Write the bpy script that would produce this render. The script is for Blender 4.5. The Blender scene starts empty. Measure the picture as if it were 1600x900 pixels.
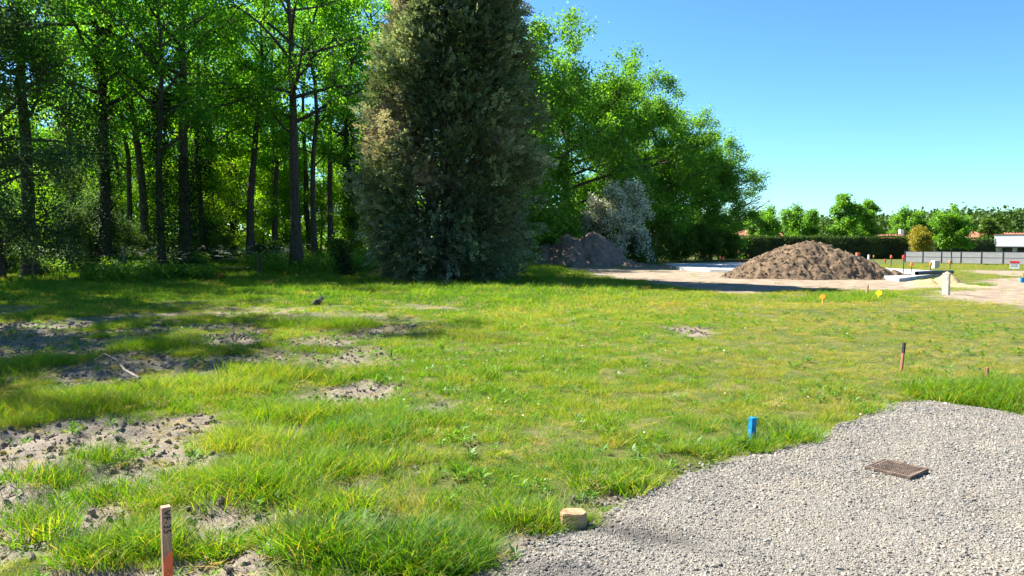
import bpy, bmesh, math, random
import numpy as np
from mathutils import Vector, Matrix

S = bpy.context.scene
COL = S.collection
PI = math.pi
RNG = np.random.default_rng(7)

# ------------------------------------------------------------------ camera
CAM_H, PITCH, FPX = 1.65, math.atan(74 / 1164), 1164.0
cam_d = bpy.data.cameras.new("camera")
cam = bpy.data.objects.new("camera", cam_d)
COL.objects.link(cam)
cam_d.sensor_width = 36
cam_d.lens = FPX / 1600 * 36
cam_d.clip_start, cam_d.clip_end = 0.05, 6000
cam.location = (0, 0, CAM_H)
cam.rotation_euler = (PI / 2 - PITCH, 0, 0)
S.camera = cam

# ------------------------------------------------------------------ sky and sun
SUN_AZ = (-0.84, 0.54)          # towards the sun, in the ground plane
SUN_EL = math.radians(46)
n_ = math.hypot(*SUN_AZ)
SUN_AZ = (SUN_AZ[0] / n_, SUN_AZ[1] / n_)
W = bpy.data.worlds.new("World")
S.world = W
W.use_nodes = True
wn = W.node_tree.nodes
wl = W.node_tree.links
bg = wn["Background"]
sky = wn.new("ShaderNodeTexSky")
sky.sky_type = 'NISHITA'
sky.sun_disc = False
sky.sun_elevation = SUN_EL
sky.sun_rotation = math.atan2(SUN_AZ[0], SUN_AZ[1])
sky.altitude = 50
sky.air_density, sky.dust_density, sky.ozone_density = 1.0, 0.25, 2.6
hsv = wn.new("ShaderNodeHueSaturation")
hsv.inputs["Saturation"].default_value = 1.0
gam = wn.new("ShaderNodeGamma")
gam.inputs["Gamma"].default_value = 1.25
wl.new(sky.outputs[0], gam.inputs["Color"])
wl.new(gam.outputs[0], hsv.inputs["Color"])
wmx = wn.new("ShaderNodeMix")
wmx.data_type, wmx.blend_type = 'RGBA', 'MULTIPLY'
wmx.inputs[0].default_value = 1.0
wmx.inputs[7].default_value = (0.232, 0.352, 0.40, 1)
wl.new(hsv.outputs[0], wmx.inputs[6])
wl.new(wmx.outputs[2], bg.inputs["Color"])
bg.inputs["Strength"].default_value = 0.10
sun_d = bpy.data.lights.new("sun", 'SUN')
sun_d.energy = 5.0
sun_d.angle = math.radians(0.5)
sun_d.color = (1, 0.955, 0.87)
sun = bpy.data.objects.new("sun", sun_d)
COL.objects.link(sun)
sd = Vector((SUN_AZ[0] * math.cos(SUN_EL), SUN_AZ[1] * math.cos(SUN_EL), math.sin(SUN_EL)))
sun.rotation_euler = sd.to_track_quat('Z', 'Y').to_euler()
sun.location = (-30, 20, 40)
vs = S.view_settings
vs.view_transform, vs.look, vs.exposure, vs.gamma = 'Standard', 'None', 1.9, 1
vs.use_curve_mapping = False
S.cycles.max_bounces = 7
S.cycles.diffuse_bounces = 4
S.cycles.transmission_bounces = 5
S.cycles.caustics_reflective = S.cycles.caustics_refractive = False


# ------------------------------------------------------------------ noise and terrain
def _hash(ix, iy, s):
    h = (ix * 374761393 + iy * 668265263 + s * 1274126177) & 0xFFFFFFFF
    h = ((h ^ (h >> 13)) * 1274126177) & 0xFFFFFFFF
    return ((h ^ (h >> 16)) & 0xFFFFFF) / float(0xFFFFFF)


def vnoise(x, y, s=0):
    x = np.asarray(x, float); y = np.asarray(y, float)
    ix = np.floor(x).astype(np.int64); iy = np.floor(y).astype(np.int64)
    fx = x - ix; fy = y - iy
    fx = fx * fx * (3 - 2 * fx); fy = fy * fy * (3 - 2 * fy)
    a = _hash(ix, iy, s); b = _hash(ix + 1, iy, s); c = _hash(ix, iy + 1, s); d = _hash(ix + 1, iy + 1, s)
    return a + (b - a) * fx + (c - a) * fy + (a - b - c + d) * fx * fy


def fbm(x, y, sc, o=4, s=0):
    t = 0; a = 0.5; f = 1 / sc
    for k in range(o):
        t = t + a * vnoise(np.asarray(x) * f + 17.3 * k, np.asarray(y) * f - 9.1 * k, s + k)
        a *= 0.5; f *= 2.03
    return t / (1 - 0.5 ** o)


def smooth(a, b, v):
    t = np.clip((v - a) / (b - a), 0, 1)
    return t * t * (3 - 2 * t)


def base_z(x, y):
    x = np.asarray(x, float); y = np.asarray(y, float)
    return -0.008 * np.clip(y - 15, 0, 85) + 0.6 * smooth(34, 47, y) * smooth(0.0, -6.0, x)


def ray(px, py):
    c = np.array([(px - 800) / FPX, -(py - 450) / FPX, -1.0])
    cp, sp = math.cos(PI / 2 - PITCH), math.sin(PI / 2 - PITCH)
    return np.array([c[0], c[1] * cp - c[2] * sp, c[1] * sp + c[2] * cp])


def G(px, py):
    """the ground point seen at a pixel of the photograph"""
    d = ray(px, py); z = 0.0; p = None
    for _ in range(40):
        t = (z - CAM_H) / d[2]
        p = d * t
        z = float(base_z(p[0], p[1]))
    return p[0], p[1], z


def X_at(px, Y):
    return (px - 800) / FPX * Y


def Z_at(py, Y):
    return CAM_H - (py - 376) / FPX * Y


def poly_px(*pts):
    return np.array([G(*p)[:2] for p in pts])


def inside(poly, x, y):
    r = np.zeros(np.shape(x), bool)
    n = len(poly)
    for i in range(n):
        x1, y1 = poly[i]; x2, y2 = poly[(i + 1) % n]
        if y1 == y2:
            continue
        c = ((y1 > y) != (y2 > y)) & (x < (x2 - x1) * (y - y1) / (y2 - y1) + x1)
        r ^= c
    return r


def edge_dist(poly, x, y):
    d = np.full(np.shape(x), 1e9)
    n = len(poly)
    for i in range(n):
        a = poly[i]; b = poly[(i + 1) % n]
        ex, ey = b - a
        L = ex * ex + ey * ey + 1e-12
        t = np.clip(((x - a[0]) * ex + (y - a[1]) * ey) / L, 0, 1)
        d = np.minimum(d, np.hypot(x - a[0] - t * ex, y - a[1] - t * ey))
    return d


def sdist(poly, x, y):
    return np.where(inside(poly, x, y), 1, -1) * edge_dist(poly, x, y)


DRIVE = np.vstack([poly_px((740, 900), (800, 866), (880, 832), (960, 792), (1060, 747), (1150, 716), (1260, 690), (1340, 655), (1400, 627), (1450, 624), (1520, 633), (1600, 648), (1700, 672)),
                   np.array([[9.0, 4.9], [10.5, -3.0], [-3.0, -3.0], [-1.6, 1.5]])])
SAND = [poly_px((870, 418), (1000, 412), (1060, 416), (1140, 424), (1300, 420), (1430, 432), (1420, 447), (1290, 452), (1180, 461), (1080, 455), (1010, 440), (930, 433)),
        poly_px((1430, 463), (1480, 458), (1540, 448), (1600, 440), (1800, 440), (1800, 505), (1600, 484), (1530, 474)),
        poly_px((1500, 421), (1620, 424), (1700, 428), (1700, 433), (1560, 431)),
        poly_px((1560, 434), (1700, 434), (1700, 450), (1500, 452), (1510, 446)),
        poly_px((1380, 425), (1450, 440), (1520, 446), (1430, 456), (1300, 452))]
SOIL = [poly_px((-200, 690), (60, 665), (170, 650), (250, 665), (320, 705), (300, 745), (240, 785), (195, 825), (130, 860), (40, 870), (-30, 900), (-250, 900)),
        poly_px((90, 575), (200, 555), (320, 520), (430, 515), (420, 535), (300, 550), (180, 590), (70, 600)),
        poly_px((270, 830), (340, 790), (400, 800), (440, 850), (420, 910), (280, 910)),
        poly_px((470, 618), (560, 592), (620, 598), (600, 618), (500, 636)),
        poly_px((240, 655), (330, 643), (360, 672), (280, 690)),
        poly_px((465, 672), (520, 652), (545, 668), (490, 692)),
        poly_px((605, 645), (690, 618), (715, 626), (640, 666)),
        poly_px((1055, 511), (1105, 510), (1100, 524), (1050, 522)),
        poly_px((420, 545), (470, 552), (480, 572), (430, 565)),
        poly_px((-60, 510), (60, 500), (110, 530), (40, 560), (-80, 570)),
        poly_px((740, 905), (870, 835), (960, 790), (1060, 747), (1060, 735), (940, 778), (850, 822), (700, 890))]


def masks(x, y):
    x = np.asarray(x, float); y = np.asarray(y, float)
    d = np.hypot(x, y)
    w = 0.10 + 0.022 * d
    wx = x + (fbm(x, y, 1.1, 3, 11) - 0.5) * 2 * w; wy = y + (fbm(x, y, 1.1, 3, 23) - 0.5) * 2 * w
    sand = np.zeros_like(x); soil = np.zeros_like(x)
    for p in SAND:
        sand = np.maximum(sand, smooth(-0.5, 0.5, sdist(p, wx, wy)))
    for p in SOIL:
        e = 0.03 + 0.01 * d
        soil = np.maximum(soil, smooth(-e, e, sdist(p, wx, wy)))
    # thin worn spots in the turf
    worn = smooth(0.66, 0.74, fbm(x, y, 1.3, 4, 41)) * smooth(30, 20, y) * smooth(-.5, -1.5, x)
    left = smooth(0.51, 0.59, fbm(x, y, 1.1, 4, 47)) * smooth(-1.0, -3.0, x - 0.02 * y) * smooth(24, 15, y) * smooth(8.0, 10.0, y) * 0.8
    front = smooth(0.50, 0.57, fbm(x, y, 0.5, 4, 49)) * smooth(5.4, 4.8, y) * smooth(-0.35, -0.75, x) * 0.95
    soil = np.maximum.reduce([soil, worn * 0.7, left, front])
    return sand, soil


def gz_full(x, y, sand, soil):
    near = smooth(60, 15, np.hypot(x, y))
    z = base_z(x, y) + (fbm(x, y, 2.6, 3, 3) - 0.5) * 0.16 * near * smooth(1.0, 3.0, np.hypot(x, y))
    clod = np.abs(fbm(x, y, 0.42, 4, 5) - 0.5) * 2
    lump = smooth(0.5, 0.85, fbm(x, y, 0.55, 3, 8))
    z = z + soil * near * (0.05 * lump + 0.085 * clod + 0.085 * (np.abs(fbm(x, y, .2, 4, 6) - .5) * 2 - .3) - 0.05) + sand * near * (fbm(x, y, 0.8, 3, 9) - 0.5) * 0.08
    dd = sdist(DRIVE, x, y)
    flat = smooth(-0.5, 0.05, dd)
    z = z * (1 - flat) + flat * (base_z(x, y) - 0.03)
    return z


def gz(x, y):
    x = np.atleast_1d(np.asarray(x, float)); y = np.atleast_1d(np.asarray(y, float))
    return gz_full(x, y, *masks(x, y))


def gz1(x, y):
    return float(gz(x, y)[0])


# ------------------------------------------------------------------ object helpers
def tag(o, label=None, cat=None, group=None, kind=None):
    for k, v in (("label", label), ("category", cat), ("group", group), ("kind", kind)):
        if v:
            o[k] = v
    return o


def empty(name, loc, label, cat, group=None, rz=0):
    o = bpy.data.objects.new(name, None)
    o.empty_display_size = 0.2
    COL.objects.link(o)
    o.location = loc
    o.rotation_euler = (0, 0, rz)
    return tag(o, label, cat, group)


def link(name, me, parent=None, loc=(0, 0, 0), rot=(0, 0, 0)):
    o = bpy.data.objects.new(name, me)
    COL.objects.link(o)
    o.parent = parent
    o.location = loc
    o.rotation_euler = rot
    return o


def mesh_np(name, V, F, mat, attrs=None, smooth_=False):
    """F: int array (n,3) or (n,4), or a list of such arrays"""
    V = np.asarray(V, np.float32)
    if not isinstance(F, list):
        F = [F]
    F = [np.asarray(f, np.int32) for f in F if len(f)]
    me = bpy.data.meshes.new(name)
    me.vertices.add(len(V))
    me.vertices.foreach_set("co", V.ravel())
    nl = sum(f.size for f in F); nf = sum(len(f) for f in F)
    me.loops.add(nl)
    me.loops.foreach_set("vertex_index", np.concatenate([f.ravel() for f in F]))
    me.polygons.add(nf)
    sizes = np.concatenate([np.full(len(f), f.shape[1], np.int32) for f in F])
    st = np.zeros(nf, np.int32); st[1:] = np.cumsum(sizes)[:-1]
    me.polygons.foreach_set("loop_start", st)
    if smooth_:
        me.polygons.foreach_set("use_smooth", np.ones(nf, bool))
    for k, (dom, v) in (attrs or {}).items():
        a = me.attributes.new(k, 'FLOAT', dom)
        a.data.foreach_set("value", np.asarray(v, np.float32))
    me.update(calc_edges=True)
    if mat:
        me.materials.append(mat)
    return me


def tubes(lines, sides=7):
    """lines: list of (points (k,3), radii (k,)); one closed-ended tube each"""
    Vs, Fs, off = [], [], 0
    a = np.linspace(0, 2 * PI, sides, endpoint=False)
    for P, R in lines:
        P = np.asarray(P, float); R = np.asarray(R, float)
        k = len(P)
        T = np.gradient(P, axis=0)
        T /= np.linalg.norm(T, axis=1, keepdims=True) + 1e-9
        ref = np.array([1.0, 0, 0]) if abs(T[0][0]) < 0.8 else np.array([0, 1.0, 0])
        N = np.cross(T, ref); N /= np.linalg.norm(N, axis=1, keepdims=True) + 1e-9
        B = np.cross(T, N)
        ring = P[:, None] + R[:, None, None] * (np.cos(a)[None, :, None] * N[:, None] + np.sin(a)[None, :, None] * B[:, None])
        Vs.append(ring.reshape(-1, 3))
        i = np.arange(k - 1)[:, None] * sides; j = np.arange(sides)[None]
        j2 = (j + 1) % sides
        Fs.append((np.stack([i + j, i + j2, i + sides + j2, i + sides + j], -1)).reshape(-1, 4) + off)
        off += k * sides
    return np.vstack(Vs), np.vstack(Fs)


class MB:
    """collects simple solids into one mesh"""
    def __init__(self):
        self.bm = bmesh.new()

    def box(self, c, s, rz=0, rx=0, ry=0, taper=1.0):
        r = bmesh.ops.create_cube(self.bm, size=1)
        M = Matrix.Translation(c) @ Matrix.Rotation(rz, 4, 'Z') @ Matrix.Rotation(ry, 4, 'Y') @ Matrix.Rotation(rx, 4, 'X')
        for v in r['verts']:
            t = taper if v.co.z > 0 else 1
            v.co = M @ Vector((v.co.x * s[0] * t, v.co.y * s[1] * t, v.co.z * s[2]))
        return self

    def cyl(self, p, q, r1, r2=None, n=10):
        p, q = Vector(p), Vector(q)
        d = q - p
        r = bmesh.ops.create_cone(self.bm, cap_ends=True, segments=n, radius1=r1, radius2=r1 if r2 is None else r2, depth=d.length)
        M = Matrix.Translation((p + q) / 2) @ d.to_track_quat('Z', 'Y').to_matrix().to_4x4()
        bmesh.ops.transform(self.bm, matrix=M, verts=r['verts'])
        return self

    def build(self, name, mat, parent=None, bevel=0, loc=(0, 0, 0), rot=(0, 0, 0), jitter=0):
        if bevel:
            bmesh.ops.bevel(self.bm, geom=list(self.bm.edges), offset=bevel, segments=2, affect='EDGES', profile=0.6)
        if jitter:
            rr = random.Random(len(name))
            for v in self.bm.verts:
                v.co += Vector((rr.uniform(-1, 1), rr.uniform(-1, 1), rr.uniform(-1, 1))) * jitter
        me = bpy.data.meshes.new(name)
        self.bm.to_mesh(me)
        self.bm.free()
        me.materials.append(mat)
        return link(name, me, parent, loc, rot)


# ------------------------------------------------------------------ materials
def mat(name):
    m = bpy.data.materials.new(name)
    m.use_nodes = True
    nt = m.node_tree
    nt.nodes.clear()
    out = nt.nodes.new("ShaderNodeOutputMaterial")
    return m, nt, out


def N(nt, t, **kw):
    n = nt.nodes.new(t)
    for k, v in kw.items():
        if k in n.inputs:
            n.inputs[k].default_value = v
        else:
            setattr(n, k, v)
    return n


def ramp(nt, src, stops, interp='LINEAR'):
    r = nt.nodes.new("ShaderNodeValToRGB")
    e = r.color_ramp.elements
    r.color_ramp.interpolation = interp
    while len(e) < len(stops):
        e.new(0.5)
    for i, (p, c) in enumerate(stops):
        e[i].position = p
        e[i].color = (*c, 1) if len(c) == 3 else c
    nt.links.new(src, r.inputs[0])
    return r.outputs[0]


def mixc(nt, f, a, b, mode='MIX'):
    m = nt.nodes.new("ShaderNodeMix")
    m.data_type = 'RGBA'
    m.blend_type = mode
    for sock, v in ((m.inputs[0], f), (m.inputs[6], a), (m.inputs[7], b)):
        if hasattr(v, "links"):
            nt.links.new(v, sock)
        else:
            sock.default_value = v if isinstance(v, (int, float)) else (*v, 1)
    return m.outputs[2]


def math_(nt, op, a, b=0.0, clamp=False):
    m = nt.nodes.new("ShaderNodeMath")
    m.operation = op
    m.use_clamp = clamp
    for s, v in zip(m.inputs, (a, b)):
        if hasattr(v, "links"):
            nt.links.new(v, s)
        else:
            s.default_value = v
    return m.outputs[0]


def attr(nt, name, typ='GEOMETRY'):
    a = nt.nodes.new("ShaderNodeAttribute")
    a.attribute_name = name
    a.attribute_type = typ
    return a.outputs["Fac"]


def noise(nt, scale, detail=4, rough=0.55, vec=None, coord='Object'):
    n = N(nt, "ShaderNodeTexNoise", Scale=scale, Detail=detail, Roughness=rough)
    if vec is None:
        tc = nt.nodes.new("ShaderNodeTexCoord")
        vec = tc.outputs[coord]
    nt.links.new(vec, n.inputs["Vector"])
    return n.outputs["Fac"]


def leaf_mat(name, stops, trans=0.45, trans_tint=(1.5, 1.25, 0.5), rough=0.5, spec=0.08, vary=0.25, instancer=False, dead=None):
    """leaf: diffuse + translucent + a little gloss; colour from the per-leaf value 'tint' and the object's own random"""
    m, nt, out = mat(name)
    t = attr(nt, "tint")
    if instancer:
        ti = attr(nt, "itint", 'INSTANCER')
        t = math_(nt, 'ADD', math_(nt, 'MULTIPLY', t, 0.42), math_(nt, 'MULTIPLY', ti, 0.58))
    else:
        oi = nt.nodes.new("ShaderNodeObjectInfo")
        t = math_(nt, 'ADD', t, math_(nt, 'MULTIPLY', math_(nt, 'SUBTRACT', oi.outputs["Random"], 0.5), vary), True)
    c = ramp(nt, t, stops)
    if dead:
        c = mixc(nt, attr(nt, "dead"), c, dead)
    ct = mixc(nt, 1.0, c, trans_tint, 'MULTIPLY')
    d = N(nt, "ShaderNodeBsdfDiffuse")
    tr = N(nt, "ShaderNodeBsdfTranslucent")
    nt.links.new(c, d.inputs[0]); nt.links.new(ct, tr.inputs[0])
    mx = N(nt, "ShaderNodeMixShader", Fac=trans)
    nt.links.new(d.outputs[0], mx.inputs[1]); nt.links.new(tr.outputs[0], mx.inputs[2])
    last = mx.outputs[0]
    if spec:
        g = N(nt, "ShaderNodeBsdfGlossy", Roughness=rough)
        g.inputs[0].default_value = (0.9, 0.95, 0.9, 1)
        m2 = N(nt, "ShaderNodeMixShader", Fac=spec)
        nt.links.new(last, m2.inputs[1]); nt.links.new(g.outputs[0], m2.inputs[2])
        last = m2.outputs[0]
    nt.links.new(last, out.inputs[0])
    return m


def solid(name, c1, c2, scale=8, rough=0.8, bump=0.3, bscale=None, metal=0, spec=0.3, detail=6, stops=(0.35, 0.65), vec_scale=None):
    m, nt, out = mat(name)
    b = N(nt, "ShaderNodeBsdfPrincipled", Roughness=rough, Metallic=metal)
    b.inputs["Specular IOR Level"].default_value = spec
    vec = None
    if vec_scale:
        tc = nt.nodes.new("ShaderNodeTexCoord")
        mp = nt.nodes.new("ShaderNodeMapping")
        mp.inputs["Scale"].default_value = vec_scale
        nt.links.new(tc.outputs["Object"], mp.inputs[0])
        vec = mp.outputs[0]
    n = noise(nt, scale, detail, vec=vec)
    nt.links.new(ramp(nt, n, [(stops[0], c1), (stops[1], c2)]), b.inputs["Base Color"])
    if bump:
        bp = N(nt, "ShaderNodeBump", Strength=bump, Distance=0.02)
        nt.links.new(noise(nt, bscale or scale * 3, 5, vec=vec), bp.inputs["Height"])
        nt.links.new(bp.outputs[0], b.inputs["Normal"])
    nt.links.new(b.outputs[0], out.inputs[0])
    return m


M = {}
M['bark'] = solid("bark", (0.035, 0.027, 0.02), (0.11, 0.09, 0.068), 6, 0.95, 0.9, 14, vec_scale=(3, 3, 0.6))
M['bark_pale'] = solid("pale_bark", (0.09, 0.075, 0.06), (0.26, 0.22, 0.17), 6, 0.95, 0.7, 14, vec_scale=(3, 3, 0.6))
M['oak'] = leaf_mat("oak_leaf", [(0, (0.045, 0.155, 0.02)), (0.5, (0.085, 0.235, 0.028)), (1, (0.15, 0.31, 0.036))], 0.66, (2.05, 1.9, 0.45), spec=0.02)
M['oak_far'] = leaf_mat("oak_leaf_open", [(0, (0.055, 0.16, 0.02)), (0.5, (0.105, 0.25, 0.03)), (1, (0.18, 0.33, 0.045))], 0.52, (1.7, 1.65, 0.4), spec=0.02)
M['sap'] = leaf_mat("sapling_leaf", [(0, (0.07, 0.20, 0.012)), (0.5, (0.12, 0.28, 0.016)), (1, (0.20, 0.34, 0.022))], 0.68, (2.0, 1.7, 0.3), spec=0.02)
M['ivy'] = leaf_mat("ivy_leaf", [(0, (0.012, 0.035, 0.008)), (1, (0.035, 0.085, 0.016))], 0.15, (1.3, 1.3, 0.5), 0.6, 0.015)
M['greyleaf'] = leaf_mat("grey_leaf", [(0, (0.045, 0.09, 0.034)), (1, (0.10, 0.17, 0.065))], 0.35, (1.4, 1.4, 0.6), 0.6, 0.01)
M['cypress'] = leaf_mat("cypress_spray", [(0, (0.046, 0.08, 0.036)), (0.6, (0.135, 0.18, 0.09)), (1, (0.33, 0.38, 0.24))], 0.3, (1.3, 1.3, 0.6), 0.6, 0.015, 0.0, dead=(0.30, 0.25, 0.21))
M['hedge'] = leaf_mat("hedge_leaf", [(0, (0.018, 0.05, 0.008)), (1, (0.075, 0.14, 0.02))], 0.25, (1.5, 1.4, 0.5), vary=0.0, spec=0.02)
M['shrub'] = leaf_mat("shrub_leaf", [(0, (0.04, 0.10, 0.014)), (1, (0.12, 0.21, 0.03))], 0.45, (1.7, 1.5, 0.5), spec=0.02)
M['golden'] = leaf_mat("golden_leaf", [(0, (0.18, 0.18, 0.015)), (1, (0.38, 0.34, 0.03))], 0.35, (1.4, 1.2, 0.5), spec=0.03)
M['blossom'] = leaf_mat("blossom_petal", [(0, (0.6, 0.58, 0.48)), (1, (0.82, 0.8, 0.7))], 0.35, (1, 1, 0.95), spec=0)
M['grass'] = leaf_mat("grass_blade", [(0, (0.016, 0.085, 0.005)), (0.3, (0.085, 0.225, 0.006)), (0.55, (0.19, 0.31, 0.009)), (0.72, (0.27, 0.25, 0.035)), (1, (0.40, 0.325, 0.16))], 0.5, (1.6, 1.4, 0.4), 0.6, 0.02, instancer=True)
M['weed'] = leaf_mat("weed_leaf", [(0, (0.05, 0.16, 0.02)), (1, (0.15, 0.28, 0.035))], 0.5, (1.6, 1.4, 0.5), spec=0.02, instancer=True)
M['concrete'] = solid("concrete", (0.46, 0.42, 0.35), (0.58, 0.54, 0.46), 5, 0.9, 0.2)
M['slab'] = solid("slab_concrete", (0.3, 0.31, 0.32), (0.42, 0.43, 0.44), 1.2, 0.85, 0.1)
M['wood'] = solid("stake_wood", (0.3, 0.16, 0.10), (0.52, 0.31, 0.2), 10, 0.85, 0.3, vec_scale=(6, 6, 0.7))
M['oldwood'] = solid("old_wood", (0.08, 0.07, 0.055), (0.2, 0.175, 0.14), 8, 0.9, 0.5, vec_scale=(5, 5, 0.6))
M['rust'] = solid("rusty_iron", (0.075, 0.056, 0.045), (0.19, 0.135, 0.10), 22, 0.85, 0.5, metal=0.1)
M['red_rust'] = solid("red_rust", (0.28, 0.10, 0.06), (0.42, 0.18, 0.11), 30, 0.85, 0.4)
M['orange'] = solid("orange_paint", (0.88, 0.13, 0.05), (0.92, 0.18, 0.075), 20, 0.6, 0.1)
M['blue'] = solid("blue_paint", (0.0, 0.15, 0.40), (0.005, 0.24, 0.50), 25, 0.5, 0.15)
M['yellow'] = solid("yellow_plastic", (0.8, 0.62, 0.0), (0.85, 0.66, 0.01), 5, 0.4, 0)
M['amber'] = solid("amber_plastic", (0.72, 0.22, 0.01), (0.8, 0.28, 0.012), 5, 0.4, 0)
M['red'] = solid("red_paint", (0.6, 0.03, 0.03), (0.7, 0.05, 0.04), 5, 0.5, 0)
M['white'] = solid("white_paint", (0.72, 0.72, 0.71), (0.8, 0.8, 0.79), 2, 0.7, 0.05)
M['ink'] = solid("black_ink", (0.012, 0.012, 0.012), (0.03, 0.03, 0.03), 20, 0.7, 0)
M['fence_grey'] = solid("fence_board", (0.19, 0.195, 0.205), (0.235, 0.24, 0.25), 2, 0.6, 0.05)
M['dark_metal'] = solid("dark_metal", (0.025, 0.027, 0.03), (0.045, 0.047, 0.05), 6, 0.5, 0)
M['tile'] = solid("roof_tile", (0.26, 0.1, 0.055), (0.38, 0.17, 0.1), 1.5, 0.85, 0.3, vec_scale=(1, 1, 1))
M['render_wall'] = solid("rendered_wall", (0.72, 0.71, 0.69), (0.8, 0.79, 0.77), 1.0, 0.9, 0.05)
M['glass'] = solid("window_glass", (0.03, 0.035, 0.04), (0.05, 0.055, 0.06), 1, 0.08, 0, spec=0.8)
M['straw_block'] = solid("pale_timber", (0.3, 0.175, 0.09), (0.42, 0.28, 0.165), 12, 0.85, 0.4)


def mound_mat(name, c0, c1, c2, sc=3.0):
    m, nt, out = mat(name)
    b = N(nt, "ShaderNodeBsdfPrincipled", Roughness=0.97)
    b.inputs["Specular IOR Level"].default_value = 0.1
    c = ramp(nt, noise(nt, sc, 8, 0.65), [(0.3, c0), (0.52, c1), (0.72, c2)])
    nt.links.new(c, b.inputs["Base Color"])
    bp = N(nt, "ShaderNodeBump", Strength=1.0, Distance=0.06)
    nt.links.new(noise(nt, sc * 5, 7, 0.7), bp.inputs["Height"])
    nt.links.new(bp.outputs[0], b.inputs["Normal"])
    nt.links.new(b.outputs[0], out.inputs[0])
    return m


M['mound'] = mound_mat("mound_earth", (0.075, 0.054, 0.036), (0.145, 0.102, 0.066), (0.24, 0.165, 0.10))
M['mound_dark'] = mound_mat("topsoil", (0.13, 0.092, 0.07), (0.22, 0.16, 0.125), (0.32, 0.235, 0.185))
M['sandpile'] = mound_mat("yellow_sand", (0.36, 0.27, 0.13), (0.46, 0.35, 0.18), (0.52, 0.41, 0.22))


def ground_mat():
    m, nt, out = mat("ground_earth")
    b = N(nt, "ShaderNodeBsdfPrincipled", Roughness=0.97)
    b.inputs["Specular IOR Level"].default_value = 0.1
    n1 = noise(nt, 2.2, 8, 0.65); n2 = noise(nt, 28, 6, 0.7); n3 = noise(nt, 0.22, 5, 0.6)
    turf = ramp(nt, n1, [(0.3, (0.04, 0.06, 0.012)), (0.5, (0.085, 0.095, 0.022)), (0.72, (0.19, 0.155, 0.07))])
    turf = mixc(nt, math_(nt, 'MULTIPLY', n3, 0.5), turf, (0.09, 0.13, 0.03))
    soil = ramp(nt, n2, [(0.25, (0.075, 0.06, 0.048)), (0.5, (0.18, 0.15, 0.117)), (0.75, (0.31, 0.265, 0.21))])
    soil = mixc(nt, ramp(nt, n1, [(0.35, (0, 0, 0)), (0.6, (0.7, 0.7, 0.7))]), soil, (0.26, 0.22, 0.165))
    sand = ramp(nt, n1, [(0.3, (0.14, 0.105, 0.075)), (0.5, (0.25, 0.195, 0.14)), (0.7, (0.35, 0.285, 0.21))])
    c = mixc(nt, attr(nt, "soil"), turf, soil)
    c = mixc(nt, attr(nt, "sand"), c, sand)
    nt.links.new(c, b.inputs["Base Color"])
    bp = N(nt, "ShaderNodeBump", Strength=0.9, Distance=0.03)
    nt.links.new(n2, bp.inputs["Height"])
    nt.links.new(bp.outputs[0], b.inputs["Normal"])
    nt.links.new(b.outputs[0], out.inputs[0])
    return m


def gravel_mat(stone=False):
    m, nt, out = mat("gravel_stone" if stone else "gravel_bed")
    b = N(nt, "ShaderNodeBsdfPrincipled", Roughness=0.9)
    b.inputs["Specular IOR Level"].default_value = 0.25
    if stone:
        t = attr(nt, "itint", 'INSTANCER')
        c = ramp(nt, t, [(0, (0.03, 0.03, 0.033)), (0.22, (0.085, 0.083, 0.08)), (0.5, (0.18, 0.17, 0.151)), (0.8, (0.28, 0.255, 0.214)), (0.93, (0.35, 0.25, 0.165)), (1, (0.46, 0.43, 0.37))])
        c = mixc(nt, 0.12, c, ramp(nt, noise(nt, 60, 3), [(0.3, (0.1, 0.1, 0.1)), (0.7, (0.36, 0.34, 0.31))]))
        ge = nt.nodes.new("ShaderNodeNewGeometry")
        c = mixc(nt, ramp(nt, noise(nt, 1.3, 5, 0.65, ge.outputs["Position"]), [(0.42, (0, 0, 0)), (0.68, (0.35, 0.35, 0.35))]), c, (0.36, 0.30, 0.215))
    else:
        v = N(nt, "ShaderNodeTexVoronoi", Scale=120.0)
        tc = nt.nodes.new("ShaderNodeTexCoord")
        nt.links.new(tc.outputs["Object"], v.inputs["Vector"])
        sp = nt.nodes.new("ShaderNodeSeparateColor")
        nt.links.new(v.outputs["Color"], sp.inputs[0])
        c = ramp(nt, sp.outputs[0], [(0, (0.07, 0.068, 0.065)), (0.4, (0.22, 0.203, 0.172)), (1, (0.31, 0.283, 0.235))])
        c = mixc(nt, noise(nt, 1.3, 5), c, (0.19, 0.17, 0.14))
        c = mixc(nt, math_(nt, 'MULTIPLY', attr(nt, "darken"), .85), c, (0.04, 0.04, 0.042))  # bed colour goes near black inside the dark patches
        bp = N(nt, "ShaderNodeBump", Strength=0.8, Distance=0.012)
        nt.links.new(math_(nt, 'SUBTRACT', 1.0, v.outputs["Distance"]), bp.inputs["Height"])
        nt.links.new(bp.outputs[0], b.inputs["Normal"])
    nt.links.new(c, b.inputs["Base Color"])
    nt.links.new(b.outputs[0], out.inputs[0])
    return m


M['ground'] = ground_mat()
M['gravel'] = gravel_mat(True)
M['gravel_bed'] = gravel_mat(False)

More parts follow.
